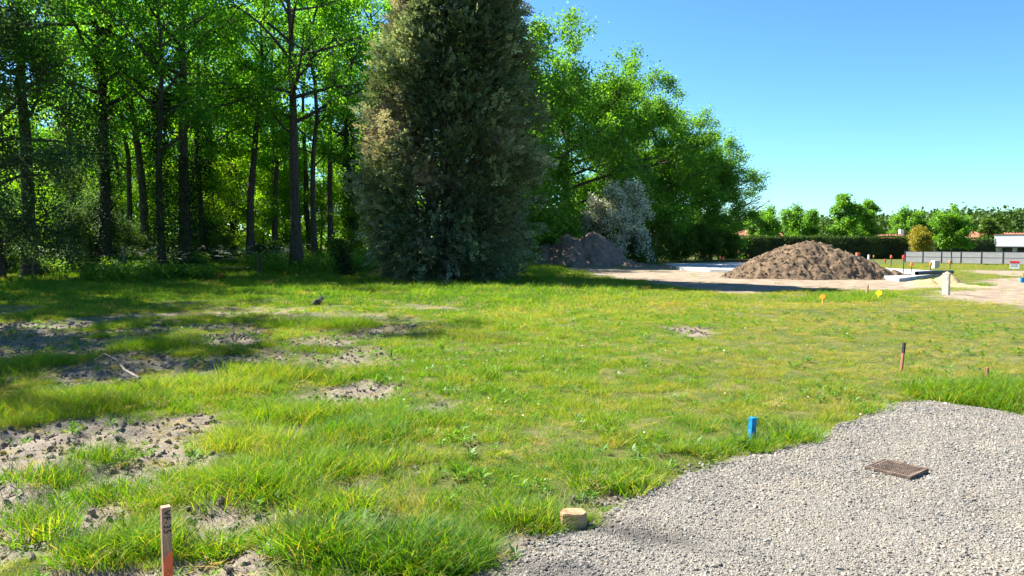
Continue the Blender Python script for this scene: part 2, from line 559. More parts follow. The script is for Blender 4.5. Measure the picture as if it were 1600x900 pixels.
# ------------------------------------------------------------------ ground sheet
def build_ground():
    th = np.concatenate([np.radians(np.linspace(-180, -46, 50, endpoint=False)), np.radians(np.linspace(-46, 46, 400, endpoint=False)), np.radians(np.linspace(46, 180, 50, endpoint=False))])
    r = np.concatenate([np.geomspace(0.4, 2.6, 10, endpoint=False), np.geomspace(2.6, 120, 400, endpoint=False), np.geomspace(120, 5000, 30)])
    R, T = np.meshgrid(r, th, indexing='ij')
    X = (R * np.sin(T)).ravel(); Y = (R * np.cos(T)).ravel()
    sand, soil = masks(X, Y)
    Z = gz_full(X, Y, sand, soil)
    V = np.stack([X, Y, Z], 1)
    nr, nt_ = len(r), len(th)
    i = np.arange(nr - 1)[:, None] * nt_; j = np.arange(nt_)[None]; j2 = (j + 1) % nt_
    F = np.stack([i + j, i + nt_ + j, i + nt_ + j2, i + j2], -1).reshape(-1, 4)[:, ::-1]
    c = len(V)
    V = np.vstack([V, [[0, 0, gz1(0, 0)]]])
    jj = np.arange(nt_)
    cap = np.stack([np.full(nt_, c), jj, (jj + 1) % nt_], 1)[:, ::-1]
    sand = np.append(sand, 0); soil = np.append(soil, 0)
    me = mesh_np("ground", V, [F, cap], M['ground'], {"sand": ('POINT', sand), "soil": ('POINT', soil)}, True)
    me.validate()
    tag(link("ground", me), kind="structure")


build_ground()

def dark_patch(x, y):
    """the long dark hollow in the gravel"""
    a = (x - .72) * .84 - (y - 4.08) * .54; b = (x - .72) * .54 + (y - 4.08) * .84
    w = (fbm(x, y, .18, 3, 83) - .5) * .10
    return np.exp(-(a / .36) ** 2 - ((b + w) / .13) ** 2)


def drive_z(x, y):
    d = sdist(DRIVE, x, y)
    rut = -0.03 * dark_patch(x, y)
    return base_z(x, y) + 0.035 * smooth(-0.02, 0.25, d) - 0.012 + (fbm(x, y, 0.5, 3, 61) - 0.5) * 0.03 + rut


def build_drive():
    xs = np.arange(-3.2, 10.6, 0.045); ys = np.arange(-3.1, 8.3, 0.045)
    X, Y = np.meshgrid(xs, ys)
    x = X.ravel(); y = Y.ravel()
    wx = x + (fbm(x, y, 0.5, 3, 71) - 0.5) * 0.22; wy = y + (fbm(x, y, 0.5, 3, 72) - 0.5) * 0.22
    ok = (sdist(DRIVE, wx, wy) > -0.03).reshape(X.shape)
    z = drive_z(x, y)
    n = len(xs)
    q = ok[:-1, :-1] & ok[1:, :-1] & ok[:-1, 1:] & ok[1:, 1:]
    a, b = np.nonzero(q)
    i = a * n + b
    F = np.stack([i, i + 1, i + n + 1, i + n], 1)
    used, inv = np.unique(F, return_inverse=True)
    V = np.stack([x, y, z], 1)[used]
    sc = np.maximum(dark_patch(V[:, 0], V[:, 1]), .7 * np.exp(-((V[:, 0] - .18) / .3) ** 2 - ((V[:, 1] - 3.6) / .12) ** 2))  # how far the bed is darkened: long hollow plus a patch at the near edge
    me = mesh_np("gravel_driveway", V, inv.reshape(-1, 4), M['gravel_bed'], {"darken": ('POINT', sc)}, True)
    tag(link("gravel_driveway", me), kind="structure")


build_drive()


# ------------------------------------------------------------------ scatter (geometry nodes) for uncountable stuff
def scatter(name, P, rot, scl, idx, tint, sources, **props):
    me = bpy.data.meshes.new(name)
    me.vertices.add(len(P))
    me.vertices.foreach_set("co", np.asarray(P, np.float32).ravel())
    a = me.attributes.new("rot", 'FLOAT_VECTOR', 'POINT'); a.data.foreach_set("vector", np.asarray(rot, np.float32).ravel())
    a = me.attributes.new("scl", 'FLOAT', 'POINT'); a.data.foreach_set("value", np.asarray(scl, np.float32))
    a = me.attributes.new("idx", 'INT', 'POINT'); a.data.foreach_set("value", np.asarray(idx, np.int32))
    a = me.attributes.new("itint", 'FLOAT', 'POINT'); a.data.foreach_set("value", np.asarray(tint, np.float32))
    o = link(name, me)
    ng = bpy.data.node_groups.new(name, 'GeometryNodeTree')
    ng.interface.new_socket("Geometry", in_out='INPUT', socket_type='NodeSocketGeometry')
    ng.interface.new_socket("Geometry", in_out='OUTPUT', socket_type='NodeSocketGeometry')
    nd, lk = ng.nodes, ng.links
    gi = nd.new("NodeGroupInput"); go = nd.new("NodeGroupOutput")

    def named(nm, ty):
        n = nd.new("GeometryNodeInputNamedAttribute")
        n.data_type = ty
        n.inputs[0].default_value = nm
        return [s for s in n.outputs if s.enabled and s.name == "Attribute"][0]
    e2r = nd.new("FunctionNodeEulerToRotation")
    lk.new(named("rot", 'FLOAT_VECTOR'), e2r.inputs[0])
    sc_, ix_ = named("scl", 'FLOAT'), named("idx", 'INT')
    jn = nd.new("GeometryNodeJoinGeometry")
    for k, src in enumerate(sources):
        so = bpy.data.objects.new(name + "_source", src)
        oi = nd.new("GeometryNodeObjectInfo")
        oi.inputs[0].default_value = so
        cmp_ = nd.new("FunctionNodeCompare")
        cmp_.data_type = 'INT'; cmp_.operation = 'EQUAL'
        ins = [s for s in cmp_.inputs if s.enabled]
        lk.new(ix_, ins[0]); ins[1].default_value = k
        ip = nd.new("GeometryNodeInstanceOnPoints")
        lk.new(gi.outputs[0], ip.inputs["Points"])
        lk.new(cmp_.outputs[0], ip.inputs["Selection"])
        lk.new(oi.outputs["Geometry"], ip.inputs["Instance"])
        lk.new(e2r.outputs[0], ip.inputs["Rotation"])
        lk.new(sc_, ip.inputs["Scale"])
        lk.new(ip.outputs[0], jn.inputs[0])
    lk.new(jn.outputs[0], go.inputs[0])
    md = o.modifiers.new("scatter", 'NODES')
    md.node_group = ng
    return tag(o, kind="stuff", **props)


def blades(n, rad, hmin, hmax, w, bend, seed, seg=3, spread=0.5):
    """a tuft of n tapering, bending grass blades"""
    r = np.random.default_rng(seed)
    a = r.uniform(0, 2 * PI, n); q = rad * np.sqrt(r.uniform(0, 1, n))
    bx, by = q * np.cos(a), q * np.sin(a)
    da = a + r.normal(0, 1.6, n)
    h = r.uniform(hmin, hmax, n); bd = bend * r.uniform(0.3, 1.3, n); tl = spread * r.uniform(0.1, 1, n)
    ww = w * r.uniform(0.6, 1.3, n)
    fa = r.uniform(0, PI, n)
    V = np.zeros((n, 2 * seg + 1, 3)); F3, F4 = [], []
    for k in range(seg + 1):
        t = k / seg
        out = h * (tl * t + bd * t * t)
        x = bx + np.cos(da) * out; y = by + np.sin(da) * out; z = h * (t - 0.35 * bd * t * t)
        hw = ww * (1 - t * 0.75) / 2
        if k < seg:
            V[:, 2 * k] = np.stack([x + np.cos(fa) * hw, y + np.sin(fa) * hw, z], 1)
            V[:, 2 * k + 1] = np.stack([x - np.cos(fa) * hw, y - np.sin(fa) * hw, z], 1)
        else:
            V[:, 2 * k] = np.stack([x, y, z], 1)
    m = 2 * seg + 1
    o = np.arange(n)[:, None] * m
    quads = np.vstack([o + np.array([[2 * k, 2 * k + 1, 2 * k + 3, 2 * k + 2]]) for k in range(seg - 1)]) if seg > 1 else np.zeros((0, 4), int)
    tris = o + np.array([[2 * seg - 2, 2 * seg - 1, 2 * seg]])
    t = np.where(r.uniform(0, 1, n) < .13, 1.55, r.uniform(0, 1, n))
    return V.reshape(-1, 3), quads, tris, np.concatenate([np.tile(t, seg - 1), t])


def tuft_mesh(name, parts, mat_):
    Vs, Q, T, tq, tt, off = [], [], [], [], [], 0
    for V, q, t, at in parts:
        Vs.append(V); Q.append(q + off); T.append(t + off); off += len(V)
        tq.append(at[:len(q)]); tt.append(at[len(q):])
    return mesh_np(name, np.vstack(Vs), [np.vstack(Q), np.vstack(T)], mat_, {"tint": ('FACE', np.concatenate(tq + tt))})


def leaf_quads(C, D, L, Wd, Nn=None, fold=0.15, rng=RNG):
    """diamond leaves at C pointing along D, length L, width Wd"""
    n = len(C)
    D = D / (np.linalg.norm(D, axis=1, keepdims=True) + 1e-9)
    if Nn is None:
        Nn = rng.normal(0, 1, (n, 3))
    B = np.cross(D, Nn); B /= np.linalg.norm(B, axis=1, keepdims=True) + 1e-9
    U = np.cross(B, D)
    L = np.broadcast_to(L, n)[:, None]; Wd = np.broadcast_to(Wd, n)[:, None]
    V = np.stack([C, C + D * L * 0.45 + B * Wd * 0.5 + U * L * fold, C + D * L, C + D * L * 0.45 - B * Wd * 0.5 + U * L * fold], 1)
    F = np.arange(n * 4).reshape(-1, 4)
    return V.reshape(-1, 3), F


# ------------------------------------------------------------------ trees
def crown_mesh(name, centres, radii, per, leaf, mat_, seed, flat=0.75, lift=0.35):
    """leaves gathered in clusters round the branch ends"""
    r = np.random.default_rng(seed)
    centres = np.asarray(centres); radii = np.asarray(radii)
    k = len(centres)
    C = np.repeat(centres, per, 0); R = np.repeat(radii, per)[:, None]
    n = len(C)
    g = r.normal(0, 0.5, (n, 3)) * np.array([1, 1, flat])
    P = C + g * R
    D = g / (np.linalg.norm(g, axis=1, keepdims=True) + 1e-6) * 0.7 + r.normal(0, 0.7, (n, 3)) + np.array([0, 0, -0.15])
    Nn = r.normal(0, 0.75, (n, 3)) + np.array([0, 0, 1.0]) * lift * 2
    L = leaf * r.uniform(0.6, 1.35, n)
    V, F = leaf_quads(P, D, L, L * r.uniform(0.55, 0.8, n), Nn, 0.12, r)
    t = np.clip(np.repeat(r.uniform(0.2, 0.8, k), per) * 0.5 + r.uniform(0, 0.6, n), 0, 1)
    return mesh_np(name, V, F, mat_, {"tint": ('FACE', t)})


def grow(seed, H, r0, hb, R, nlimb, nsec, up=(0.5, 1.1), droop=0.0, lean=0.0, shape='oval', wob=0.25, top=0.92, per_sec=3, cl_r=0.8, crown_low=None):
    """trunk, limbs, branches; returns tube lines and cluster centres"""
    r = np.random.default_rng(seed)
    k = 9
    t = np.linspace(0, 1, k)
    wx = np.cumsum(r.normal(0, wob, k)) * 0.5 * t; wy = np.cumsum(r.normal(0, wob, k)) * 0.5 * t
    trunk = np.stack([wx + lean * H * t, wy, H * top * t], 1)
    rad = r0 * (1 - 0.8 * t ** 1.2)
    rad[0] *= 1.35
    lines = [(trunk, rad)]
    cent, cr = [], []

    def at(u):
        return np.array([np.interp(u, t, trunk[:, i]) for i in range(3)]), np.interp(u, t, rad)
    ga = r.uniform(0, 6.28)
    for i in range(nlimb):
        f = (i + r.uniform(-0.3, 0.5)) / nlimb
        h = hb + (top * H * 0.98 - hb) * np.clip(f, 0, 1)
        p, pr = at(h / (H * top))
        ga += 2.4 + r.normal(0, 0.3)
        u = (h - hb) / (H - hb)
        env = {'oval': math.sin(PI * min(1, 0.28 + 0.72 * u)) ** 0.7, 'round': math.sqrt(max(0.08, 1 - (2 * u - 0.85) ** 2 / 1.5)), 'cone': 1 - 0.75 * u, 'vase': 0.45 + 0.6 * u * (1.3 - u)}[shape]
        L = R * env * r.uniform(0.75, 1.15)
        el = r.uniform(*up) * (0.55 + 0.6 * u)
        d = np.array([math.cos(ga) * math.cos(el), math.sin(ga) * math.cos(el), math.sin(el)])
        m = 6
        pts = [p]
        for s in range(1, m):
            d = d + r.normal(0, 0.13, 3) + np.array([0, 0, -droop * 0.2])
            d /= np.linalg.norm(d)
            pts.append(pts[-1] + d * L / (m - 1))
        pts = np.array(pts)
        lr = min(pr * 0.6, 0.02 + L * 0.02)
        lines.append((pts, lr * np.linspace(1, 0.2, m)))
        for j in range(nsec):
            q = r.uniform(0.3, 1.0)
            a0 = np.array([np.interp(q, np.linspace(0, 1, m), pts[:, c]) for c in range(3)])
            dd = d * 0.5 + r.normal(0, 0.65, 3) + np.array([0, 0, 0.15 - droop])
            dd /= np.linalg.norm(dd)
            l2 = L * r.uniform(0.2, 0.45)
            b0 = a0 + dd * l2 * 0.5 + r.normal(0, 0.05 * l2, 3); b1 = a0 + dd * l2 + np.array([0, 0, -droop * l2 * 0.3])
            lines.append((np.array([a0, b0, b1]), lr * 0.35 * np.array([1, 0.7, 0.25])))
            for e in range(per_sec):
                v = r.uniform(0.45, 1.05)
                cent.append(a0 + (b1 - a0) * v + r.normal(0, 0.25 * cl_r, 3)); cr.append(cl_r * r.uniform(0.6, 1.3))
        cent.append(pts[-1]); cr.append(cl_r)
    for e in range(6):
        cent.append(trunk[-1] + r.normal(0, cl_r * 0.6, 3)); cr.append(cl_r)
    return lines, np.array(cent), np.array(cr)


class TreeKind:
    def __init__(self, name, mat_, leaf, per, bark='bark', sides=7, flat=0.75, lift=0.35, **kw):
        lines, c, cr = grow(**kw)
        V, F = tubes(lines, sides)
        self.trunk = mesh_np(name + "_trunk", V, F, M[bark], smooth_=True)
        keep = c[:, 2] > 0.3
        self.crown = crown_mesh(name + "_crown", c[keep], cr[keep], per, leaf, M[mat_], kw['seed'] + 5, flat, lift)
        self.kw = kw

    def plant(self, name, x, y, label, cat="tree", group=None, s=1.0, rz=0.0, extra=(), z=None):
        e = empty(name, (x, y, (float(base_z(x, y)) if z is None else z) - 0.05), label, cat, group, rz)
        e.scale = (s, s, s)
        link("trunk", self.trunk, e)
        tag(link("crown", self.crown, e), kind="stuff")
        for nm, me in extra:
            tag(link(nm, me, e), kind="stuff")
        return e


K = {}
# woodland trees: tall bare boles, high crowns
K['wood_a'] = TreeKind("wood_a", 'oak', 0.165, 46, seed=11, H=21, r0=0.33, hb=8.0, R=5.5, nlimb=20, nsec=6, shape='oval', cl_r=0.58, wob=0.35)
K['wood_b'] = TreeKind("wood_b", 'oak', 0.165, 44, seed=22, H=19, r0=0.27, hb=7.0, R=5.0, nlimb=19, nsec=6, shape='vase', cl_r=0.58, wob=0.5, lean=0.05)
K['wood_c'] = TreeKind("wood_c", 'oak', 0.165, 46, seed=33, H=22, r0=0.38, hb=8.5, R=6.5, nlimb=20, nsec=6, shape='round', cl_r=0.58, wob=0.3, up=(0.3, 1.0))
K['wood_d'] = TreeKind("wood_d", 'oak', 0.165, 44, seed=44, H=17, r0=0.2, hb=6.0, R=4.2, nlimb=18, nsec=6, shape='oval', cl_r=0.58, wob=0.45, lean=-0.04)
K['wood_e'] = TreeKind("wood_e", 'oak', 0.17, 34, seed=48, H=18, r0=0.2, hb=6.5, R=3.6, nlimb=11, nsec=5, shape='oval', cl_r=0.65, wob=0.45)
K['wood_f'] = TreeKind("wood_f", 'oak', 0.17, 34, seed=49, H=19, r0=0.24, hb=7.5, R=4.2, nlimb=11, nsec=5, shape='vase', cl_r=0.65, wob=0.5, lean=0.03)
K['wood_g'] = TreeKind("wood_g", 'oak', 0.17, 34, seed=51, H=17, r0=0.17, hb=5.0, R=2.6, nlimb=10, nsec=4, shape='oval', cl_r=0.55, wob=0.6, lean=0.03)
# young understorey
K['sapling'] = TreeKind("sapling", 'sap', 0.16, 36, seed=55, H=8, r0=0.08, hb=0.8, R=2.6, nlimb=15, nsec=5, shape='round', cl_r=0.6)
K['pole'] = TreeKind("pole", 'sap', 0.20, 30, seed=57, H=12, r0=0.09, hb=1.2, R=3.2, nlimb=18, nsec=5, shape='oval', cl_r=0.7)
K['bush'] = TreeKind("bush", 'shrub', 0.15, 60, seed=66, H=3.2, r0=0.05, hb=0.25, R=1.9, nlimb=14, nsec=5, shape='round', cl_r=0.42, up=(0.2, 0.9))
# open-grown oaks with crowns to the ground
K['oak_a'] = TreeKind("oak_a", 'oak_far', 0.25, 78, seed=77, H=21, r0=0.5, hb=1.8, R=8.5, nlimb=34, nsec=10, shape='round', cl_r=0.95, up=(0.15, 0.8))
K['oak_b'] = TreeKind("oak_b", 'oak_far', 0.25, 78, seed=88, H=18, r0=0.42, hb=1.2, R=7.5, nlimb=32, nsec=10, shape='round', cl_r=0.95, up=(0.05, 0.7))
# garden trees on the far side
K['garden_a'] = TreeKind("garden_a", 'oak_far', 0.30, 46, seed=99, H=7.5, r0=0.16, hb=1.2, R=3.8, nlimb=18, nsec=6, shape='round', cl_r=0.7)
K['garden_b'] = TreeKind("garden_b", 'oak_far', 0.30, 40, seed=111, H=9, r0=0.16, hb=1.5, R=3.2, nlimb=17, nsec=6, shape='vase', cl_r=0.65)
K['young'] = TreeKind("young", 'oak_far', 0.22, 40, seed=122, H=5, r0=0.07, hb=1.7, R=1.9, nlimb=13, nsec=5, shape='round', cl_r=0.42, bark='bark_pale')
K['pyramid'] = TreeKind("pyramid", 'shrub', 0.3, 46, seed=133, H=8, r0=0.14, hb=0.8, R=2.6, nlimb=20, nsec=5, shape='cone', cl_r=0.6, up=(0.1, 0.5))
K['grey'] = TreeKind("grey", 'greyleaf', 0.13, 92, seed=144, H=12.5, r0=0.3, hb=1.2, R=4.8, nlimb=24, nsec=7, shape='round', cl_r=0.7, droop=0.45, up=(0.2, 0.9), flat=1.1)


def ivy_sleeve(kind, name, h, seed, spread=0.32, n=4200):
    """ivy leaves on the bole of a tree kind up to height h"""
    r = np.random.default_rng(seed)
    tr = grow(**kind.kw)[0][0]
    P, R = tr
    z = h * r.uniform(0, 1, n) ** 0.9
    a = r.uniform(0, 2 * PI, n)
    cx = np.interp(z, P[:, 2], P[:, 0]); cy = np.interp(z, P[:, 2], P[:, 1]); rr = np.interp(z, P[:, 2], R)
    q = rr + np.abs(r.normal(0, 1, n)) * spread * (0.6 + 0.8 * vnoise(z * 0.9, a, seed))
    C = np.stack([cx + np.cos(a) * q, cy + np.sin(a) * q, z], 1)
    D = np.stack([np.cos(a), np.sin(a), np.full(n, -0.5)], 1) + r.normal(0, 0.5, (n, 3))
    V, F = leaf_quads(C, D, r.uniform(0.09, 0.17, n), r.uniform(0.08, 0.14, n), np.stack([np.cos(a), np.sin(a), np.full(n, 0.6)], 1), 0.1, r)
    return mesh_np(name, V, F, M['ivy'], {"tint": ('FACE', r.uniform(0, 1, n))})


IVY = {'a': ivy_sleeve(K['wood_a'], "ivy_sleeve", 15, 1, 0.42, 6500), 'b': ivy_sleeve(K['wood_b'], "ivy_sleeve", 9, 2, 0.35, 4500), 'c': ivy_sleeve(K['wood_c'], "ivy_sleeve", 7, 3, 0.25, 3000)}

WOODS = "trees of the wood along the field"
EDGE = [  # pixel of the bole, distance, kind, scale, turn, ivy, label
    (48, 37, 'wood_c', 0.9, 0.4, None, "stout bare brown bole at the end of the wood behind the first fence post"),
    (165, 39.5, 'wood_a', 0.95, 1.0, 'a', "tall bole wrapped high in thick dark ivy behind the dark bramble thicket"),
    (228, 46, 'wood_b', 1.0, 2.6, None, "slim leaning bare bole between the two ivy covered trees"),
    (254, 38.5, 'wood_d', 1.05, 0.2, 'b', "ivy clad tree with its pale foot bare just behind the wire fence"),
    (290, 42, 'wood_c', 0.9, 2.2, 'c', "dark straight bole forking into two heavy limbs high in the wood"),
    (335, 50, 'wood_a', 0.9, 3.0, 'c', "ivy darkened bole behind the bright sapling at the wood edge"),
    (392, 47, 'wood_b', 0.95, 5.1, None, "slender leaning bole standing in front of the pale sunlit undergrowth"),
    (463, 43, 'wood_c', 0.88, 4.1, None, "clean brown bole at the wood edge with a long limb reaching towards the cypress"),
    (518, 52, 'wood_d', 1.15, 1.2, None, "thin dark bole half way between the clean brown bole and the cypress"),
    (120, 47, 'wood_g', 0.95, 3.6, 'b', "ivy clad bole half hidden by the dark bramble thicket"),
    (203, 49, 'wood_g', 1.15, 2.0, None, "thin dark bole in the gap right of the tall ivy wrapped one"),
    (318, 46, 'wood_g', 1.1, 4.0, 'b', "slim ivy dark bole close beside the forked one"),
    (362, 52, 'wood_g', 0.95, 1.7, 'c', "leaning dark bole behind the bright low sapling"),
    (430, 50, 'wood_g', 1.1, 0.9, None, "thin bare bole just left of the clean brown bole"),
    (492, 47, 'wood_g', 1.15, 5.5, None, "slender dark bole right of the clean brown bole"),
    (550, 49, 'wood_g', 1.1, 2.9, 'b', "thin ivy bole standing nearest the cypress flank"),
    (585, 55, 'wood_a', 0.95, 4.4, None, "dark bole close behind the left flank of the big cypress"),
]
for px, Y, k, s, rz, iv, lab in EDGE:
    K[k].plant("woodland_tree", X_at(px, Y), Y, lab, "tree", WOODS, s, rz, [("ivy", IVY[iv])] if iv else ())
rr = random.Random(5)
DEEP = [(-60, 50), (95, 55), (125, 51), (195, 56), (310, 56), (362, 58), (430, 55), (486, 57), (555, 56), (640, 57), (720, 58)]
DEEP_LAB = ["inner tree past the end of the view, behind the grey green tree", "inner tree behind the bramble thicket", "inner tree just left of the tall ivy wrapped bole", "inner tree behind the tall ivy wrapped bole", "inner tree in the gap behind the dark forked bole", "inner tree seen past the ivy darkened bole", "inner tree behind the thin bole left of the clean brown one", "inner tree glimpsed past the clean brown bole", "inner tree between the thin dark bole and the cypress", "inner tree mostly hidden by the cypress's left flank", "inner tree showing its crown behind the middle of the cypress"]
for i, (px, Y) in enumerate(DEEP):
    K[['wood_e', 'wood_f'][i % 2]].plant("woodland_tree", X_at(px, Y), Y, DEEP_LAB[i], "tree", "trees deep inside the wood", rr.uniform(0.85, 1.05), rr.uniform(0, 6.28))
# the wood goes on beside the field, out of the picture on the left, and shades the grass
for i, (x, y, k, q) in enumerate([(-18.2, 16.5, 'wood_a', 0.74), (-18.8, 22, 'wood_c', 0.8), (-24, 27.5, 'wood_b', 0.95), (-21, 19.3, 'wood_c', 0.8), (-16.2, 13.4, 'wood_b', 0.72), (-25.5, 31, 'wood_c', 0.9), (-30, 36, 'wood_a', 0.95)]):
    K[k].plant("woodland_tree", x, y, "tree of the wood beside the shaded end of the field", "tree", "trees beside the shaded field", q, rr.uniform(0, 6.28))
K['grey'].plant("grey_leaved_tree", X_at(-5, 34), 34, "grey green tree with drooping fine foliage at the end of the wood", "tree", None, 1.0, 2.1)

SAPS = [(305, 50, .6), (350, 58, 1.0), (410, 50, .6), (470, 58, .9), (240, 54, .8), (180, 52, .7), (590, 52, .8), (60, 60, 0.9), (330, 47, 0.75), (385, 55, 0.9), (150, 58, 1.0), (445, 60, 0.9), (500, 56, 0.7), (560, 60, 0.9), (215, 62, 1.1), (285, 66, 1.0), (110, 50, 0.7), (545, 49, 0.5)]
SAP_LAB = ["low sapling touching the right side of the dark forked bole", "tall glowing sapling between the ivy darkened bole and the slender bole", "small bright sapling just right of the slender leaning bole", "tall sapling rising behind the clean brown bole", "sapling between the slim leaning bole and the ivy clad tree", "sapling right of the tall ivy wrapped bole", "sapling squeezed between the wood and the cypress flank", "bright young tree under the grey green tree's edge", "bright sunlit sapling spreading low beside the dark forked bole", "yellow green sapling behind the slender leaning bole", "sunlit sapling between the bramble thicket and the tall ivy bole", "sapling in the gap before the clean brown bole", "small sapling with a thin stem between the brown and the thin dark boles", "sapling glowing beside the left flank of the cypress", "tall sapling filling the gap behind the slim leaning bole", "sapling deep behind the dark forked bole", "dark leaved sapling rising over the bramble thicket", "small sapling at the foot of the cypress beside the wood"]
for (px, Y, s), lab in zip(SAPS, SAP_LAB):
    K['sapling'].plant("sapling", X_at(px, Y), Y, lab, "sapling", "saplings under the wood", s, px * 0.7)

for i in range(22):
    px = -70 + 33 * i + rr.uniform(-12, 12); Y = rr.uniform(60, 88)
    K['pole'].plant("young_tree", X_at(px, Y), Y, "slim young tree glowing yellow green at the sunny back of the wood", "young tree", "young trees along the back of the wood", rr.uniform(.85, 1.4), rr.uniform(0, 6.28))

# ---- oaks beyond the cypress
OAKS = [(800, 62, 'oak_b', 0.98, 0.5, "leafy oak standing directly behind the big cypress"),
        (885, 70, 'oak_a', .85, 1.4, "tall oak with a rounded crown beside the cypress, behind the dark earth heap"),
        (975, 78, 'oak_a', 0.88, 3.9, "open crowned oak with limbs showing against the sky behind the white blossom"),
        (1046, 84, 'oak_b', 0.85, 2.0, "middle oak with a lower rounded crown behind the building plot"),
        (1108, 88, 'oak_b', 0.7, 4.6, "dark oak at the end of the row with dead twigs sticking out towards the hedge")]
for px, Y, k, s, rz, lab in OAKS:
    K[k].plant("oak_tree", X_at(px, Y), Y, lab, "oak", "row of oaks beyond the cypress", s, rz)


# ------------------------------------------------------------------ the big cypress
def cypress():
    r = np.random.default_rng(909)
    x0, y0 = X_at(702, 34.5), 34.5
    e = empty("cypress_tree", (x0, y0, float(base_z(x0, y0)) - 0.05), "huge bushy cypress, grey green with brown dead patches, standing alone before the wood", "cypress")
    H = 15.8
    hz = np.array([0, 0.4, 2.0, 4.5, 7.5, 10, 12.2, 13.8, 15, 15.8]); pr = np.array([2.8, 3.1, 3.35, 3.6, 3.6, 3.15, 2.4, 1.7, 1.0, 0.2])
    lines = [(np.array([[0, 0, 0], [0.1, 0, 4], [-0.05, 0.1, 9], [0, 0, 14.5]]), np.array([0.42, 0.32, 0.2, 0.04]))]
    for i in range(6):
        a = i * 1.05 + 0.4
        q = r.uniform(0.7, 1.5)
        pts = np.array([[0.15 * math.cos(a), 0.15 * math.sin(a), 0.3], [q * math.cos(a), q * math.sin(a), 3.5], [1.4 * q * math.cos(a), 1.4 * q * math.sin(a), 8], [1.55 * q * math.cos(a), 1.55 * q * math.sin(a), r.uniform(11.5, 14.5)]])
        lines.append((pts, np.array([0.2, 0.14, 0.09, 0.03])))
    V, F = tubes(lines, 8)
    link("trunk", mesh_np("cypress_trunk", V, F, M['bark'], smooth_=True), e)
    # bare grey inner branches
    br = []
    for i in range(260):
        h = r.uniform(0.6, 13.5); a = r.uniform(0, 2 * PI); R = np.interp(h, hz, pr) * r.uniform(0.75, 0.97)
        p0 = np.array([math.cos(a) * 0.5, math.sin(a) * 0.5, h - 0.5 * R * 0.5]); p2 = np.array([math.cos(a + r.normal(0, .15)) * R, math.sin(a + r.normal(0, .15)) * R, h + r.uniform(-0.2, 0.6)])
        p1 = (p0 + p2) / 2 + np.array([r.normal(0, .15), r.normal(0, .15), -0.25])
        br.append((np.array([p0, p1, p2]), np.array([0.05, 0.035, 0.012])))
    V, F = tubes(br, 4)
    tag(link("branches", mesh_np("cypress_branches", V, F, M['bark_pale']), e), kind="stuff")
    # foliage: boughs, each a fan of flattened sprays
    nb = 2500
    h = H * r.uniform(0.0, 1, nb) ** 0.95
    a = r.uniform(0, 2 * PI, nb)
    lump = fbm(a * 2.2, h * 0.55, 1.0, 4, 91)
    depth = r.uniform(0, 1, nb) ** 1.7
    R = np.interp(h, hz, pr) * (0.62 + 0.75 * lump) * (1 - 0.5 * depth)
    R = R * np.where(r.uniform(0, 1, nb) < .12, r.uniform(1.03, 1.18, nb), 1)
    C = np.stack([np.cos(a) * R + .055 * np.maximum(0, h - 5), np.sin(a) * R, h + 0.15], 1)
    per = 22
    out = np.stack([np.cos(a), np.sin(a), 0.55 + 0.35 * r.normal(0, 1, nb) - (h < 3) * 0.7], 1)
    CC = np.repeat(C, per, 0) + r.normal(0, 0.27, (nb * per, 3)) * np.array([1, 1, 1.0])
    DD = np.repeat(out, per, 0) + r.normal(0, 0.3, (nb * per, 3))
    DD /= np.linalg.norm(DD, axis=1, keepdims=True)
    n = len(CC)
    CC[:, 2] = np.maximum(CC[:, 2], 0.03 + 0.1 * r.uniform(0, 1, n))
    Nn = np.repeat(r.normal(0, 1, (nb, 3)), per, 0) + r.normal(0, .4, (n, 3)); B = np.cross(DD, Nn); B /= np.linalg.norm(B, axis=1, keepdims=True)
    L = r.uniform(0.2, 0.5, n)
    Vs, off = [], 0
    for s, (t, sd_, ln) in enumerate([(0.05, 1, 0.46), (0.18, -1, 0.44), (0.38, 1, 0.38), (0.5, -1, 0.34), (0.62, 0, 0.42)]):
        p = CC + DD * (L * t)[:, None] + np.array([0, 0, -1.0]) * (L * t * t * 0.3)[:, None]
        d = DD * (0.75 if sd_ else 1) + B * sd_ * 0.8 + r.normal(0, 0.16, (n, 3))
        d /= np.linalg.norm(d, axis=1, keepdims=True)
        q = p + d * (L * ln)[:, None] + np.array([0, 0, -1.0]) * (L * 0.06)[:, None]
        w = np.cross(d, np.cross(DD, B)); w /= np.linalg.norm(w, axis=1, keepdims=True) + 1e-9
        ww = (L * 0.11)[:, None]
        m1 = p + (q - p) * 0.45
        Vs.append(np.stack([p, m1 + w * ww, q, m1 - w * ww], 1))
    V = np.stack(Vs, 1).reshape(-1, 3)
    F = np.arange(len(V)).reshape(-1, 4)
    dead = 0.8 * smooth(0.64, 0.80, fbm(a * 1.3 + 4, h * 0.33, 1.0, 3, 95) + 0.10 * np.maximum(0, -np.cos(a)) + 0.05 * (h > 4) - 0.04)
    dead = np.clip(np.repeat(dead, per) + r.normal(0, 0.12, n), 0, 1) * (r.uniform(0, 1, n) < 0.93)
    tint = np.clip(np.repeat(r.uniform(0.0, 0.9, nb) + 0.6 * (lump - 0.5), per) + r.normal(0, 0.15, n), 0, 1)
    me = mesh_np("cypress_crown", V, F, M['cypress'], {"tint": ('FACE', np.repeat(tint, 5)), "dead": ('FACE', np.repeat(dead, 5))})
    tag(link("crown", me, e), kind="stuff")


cypress()


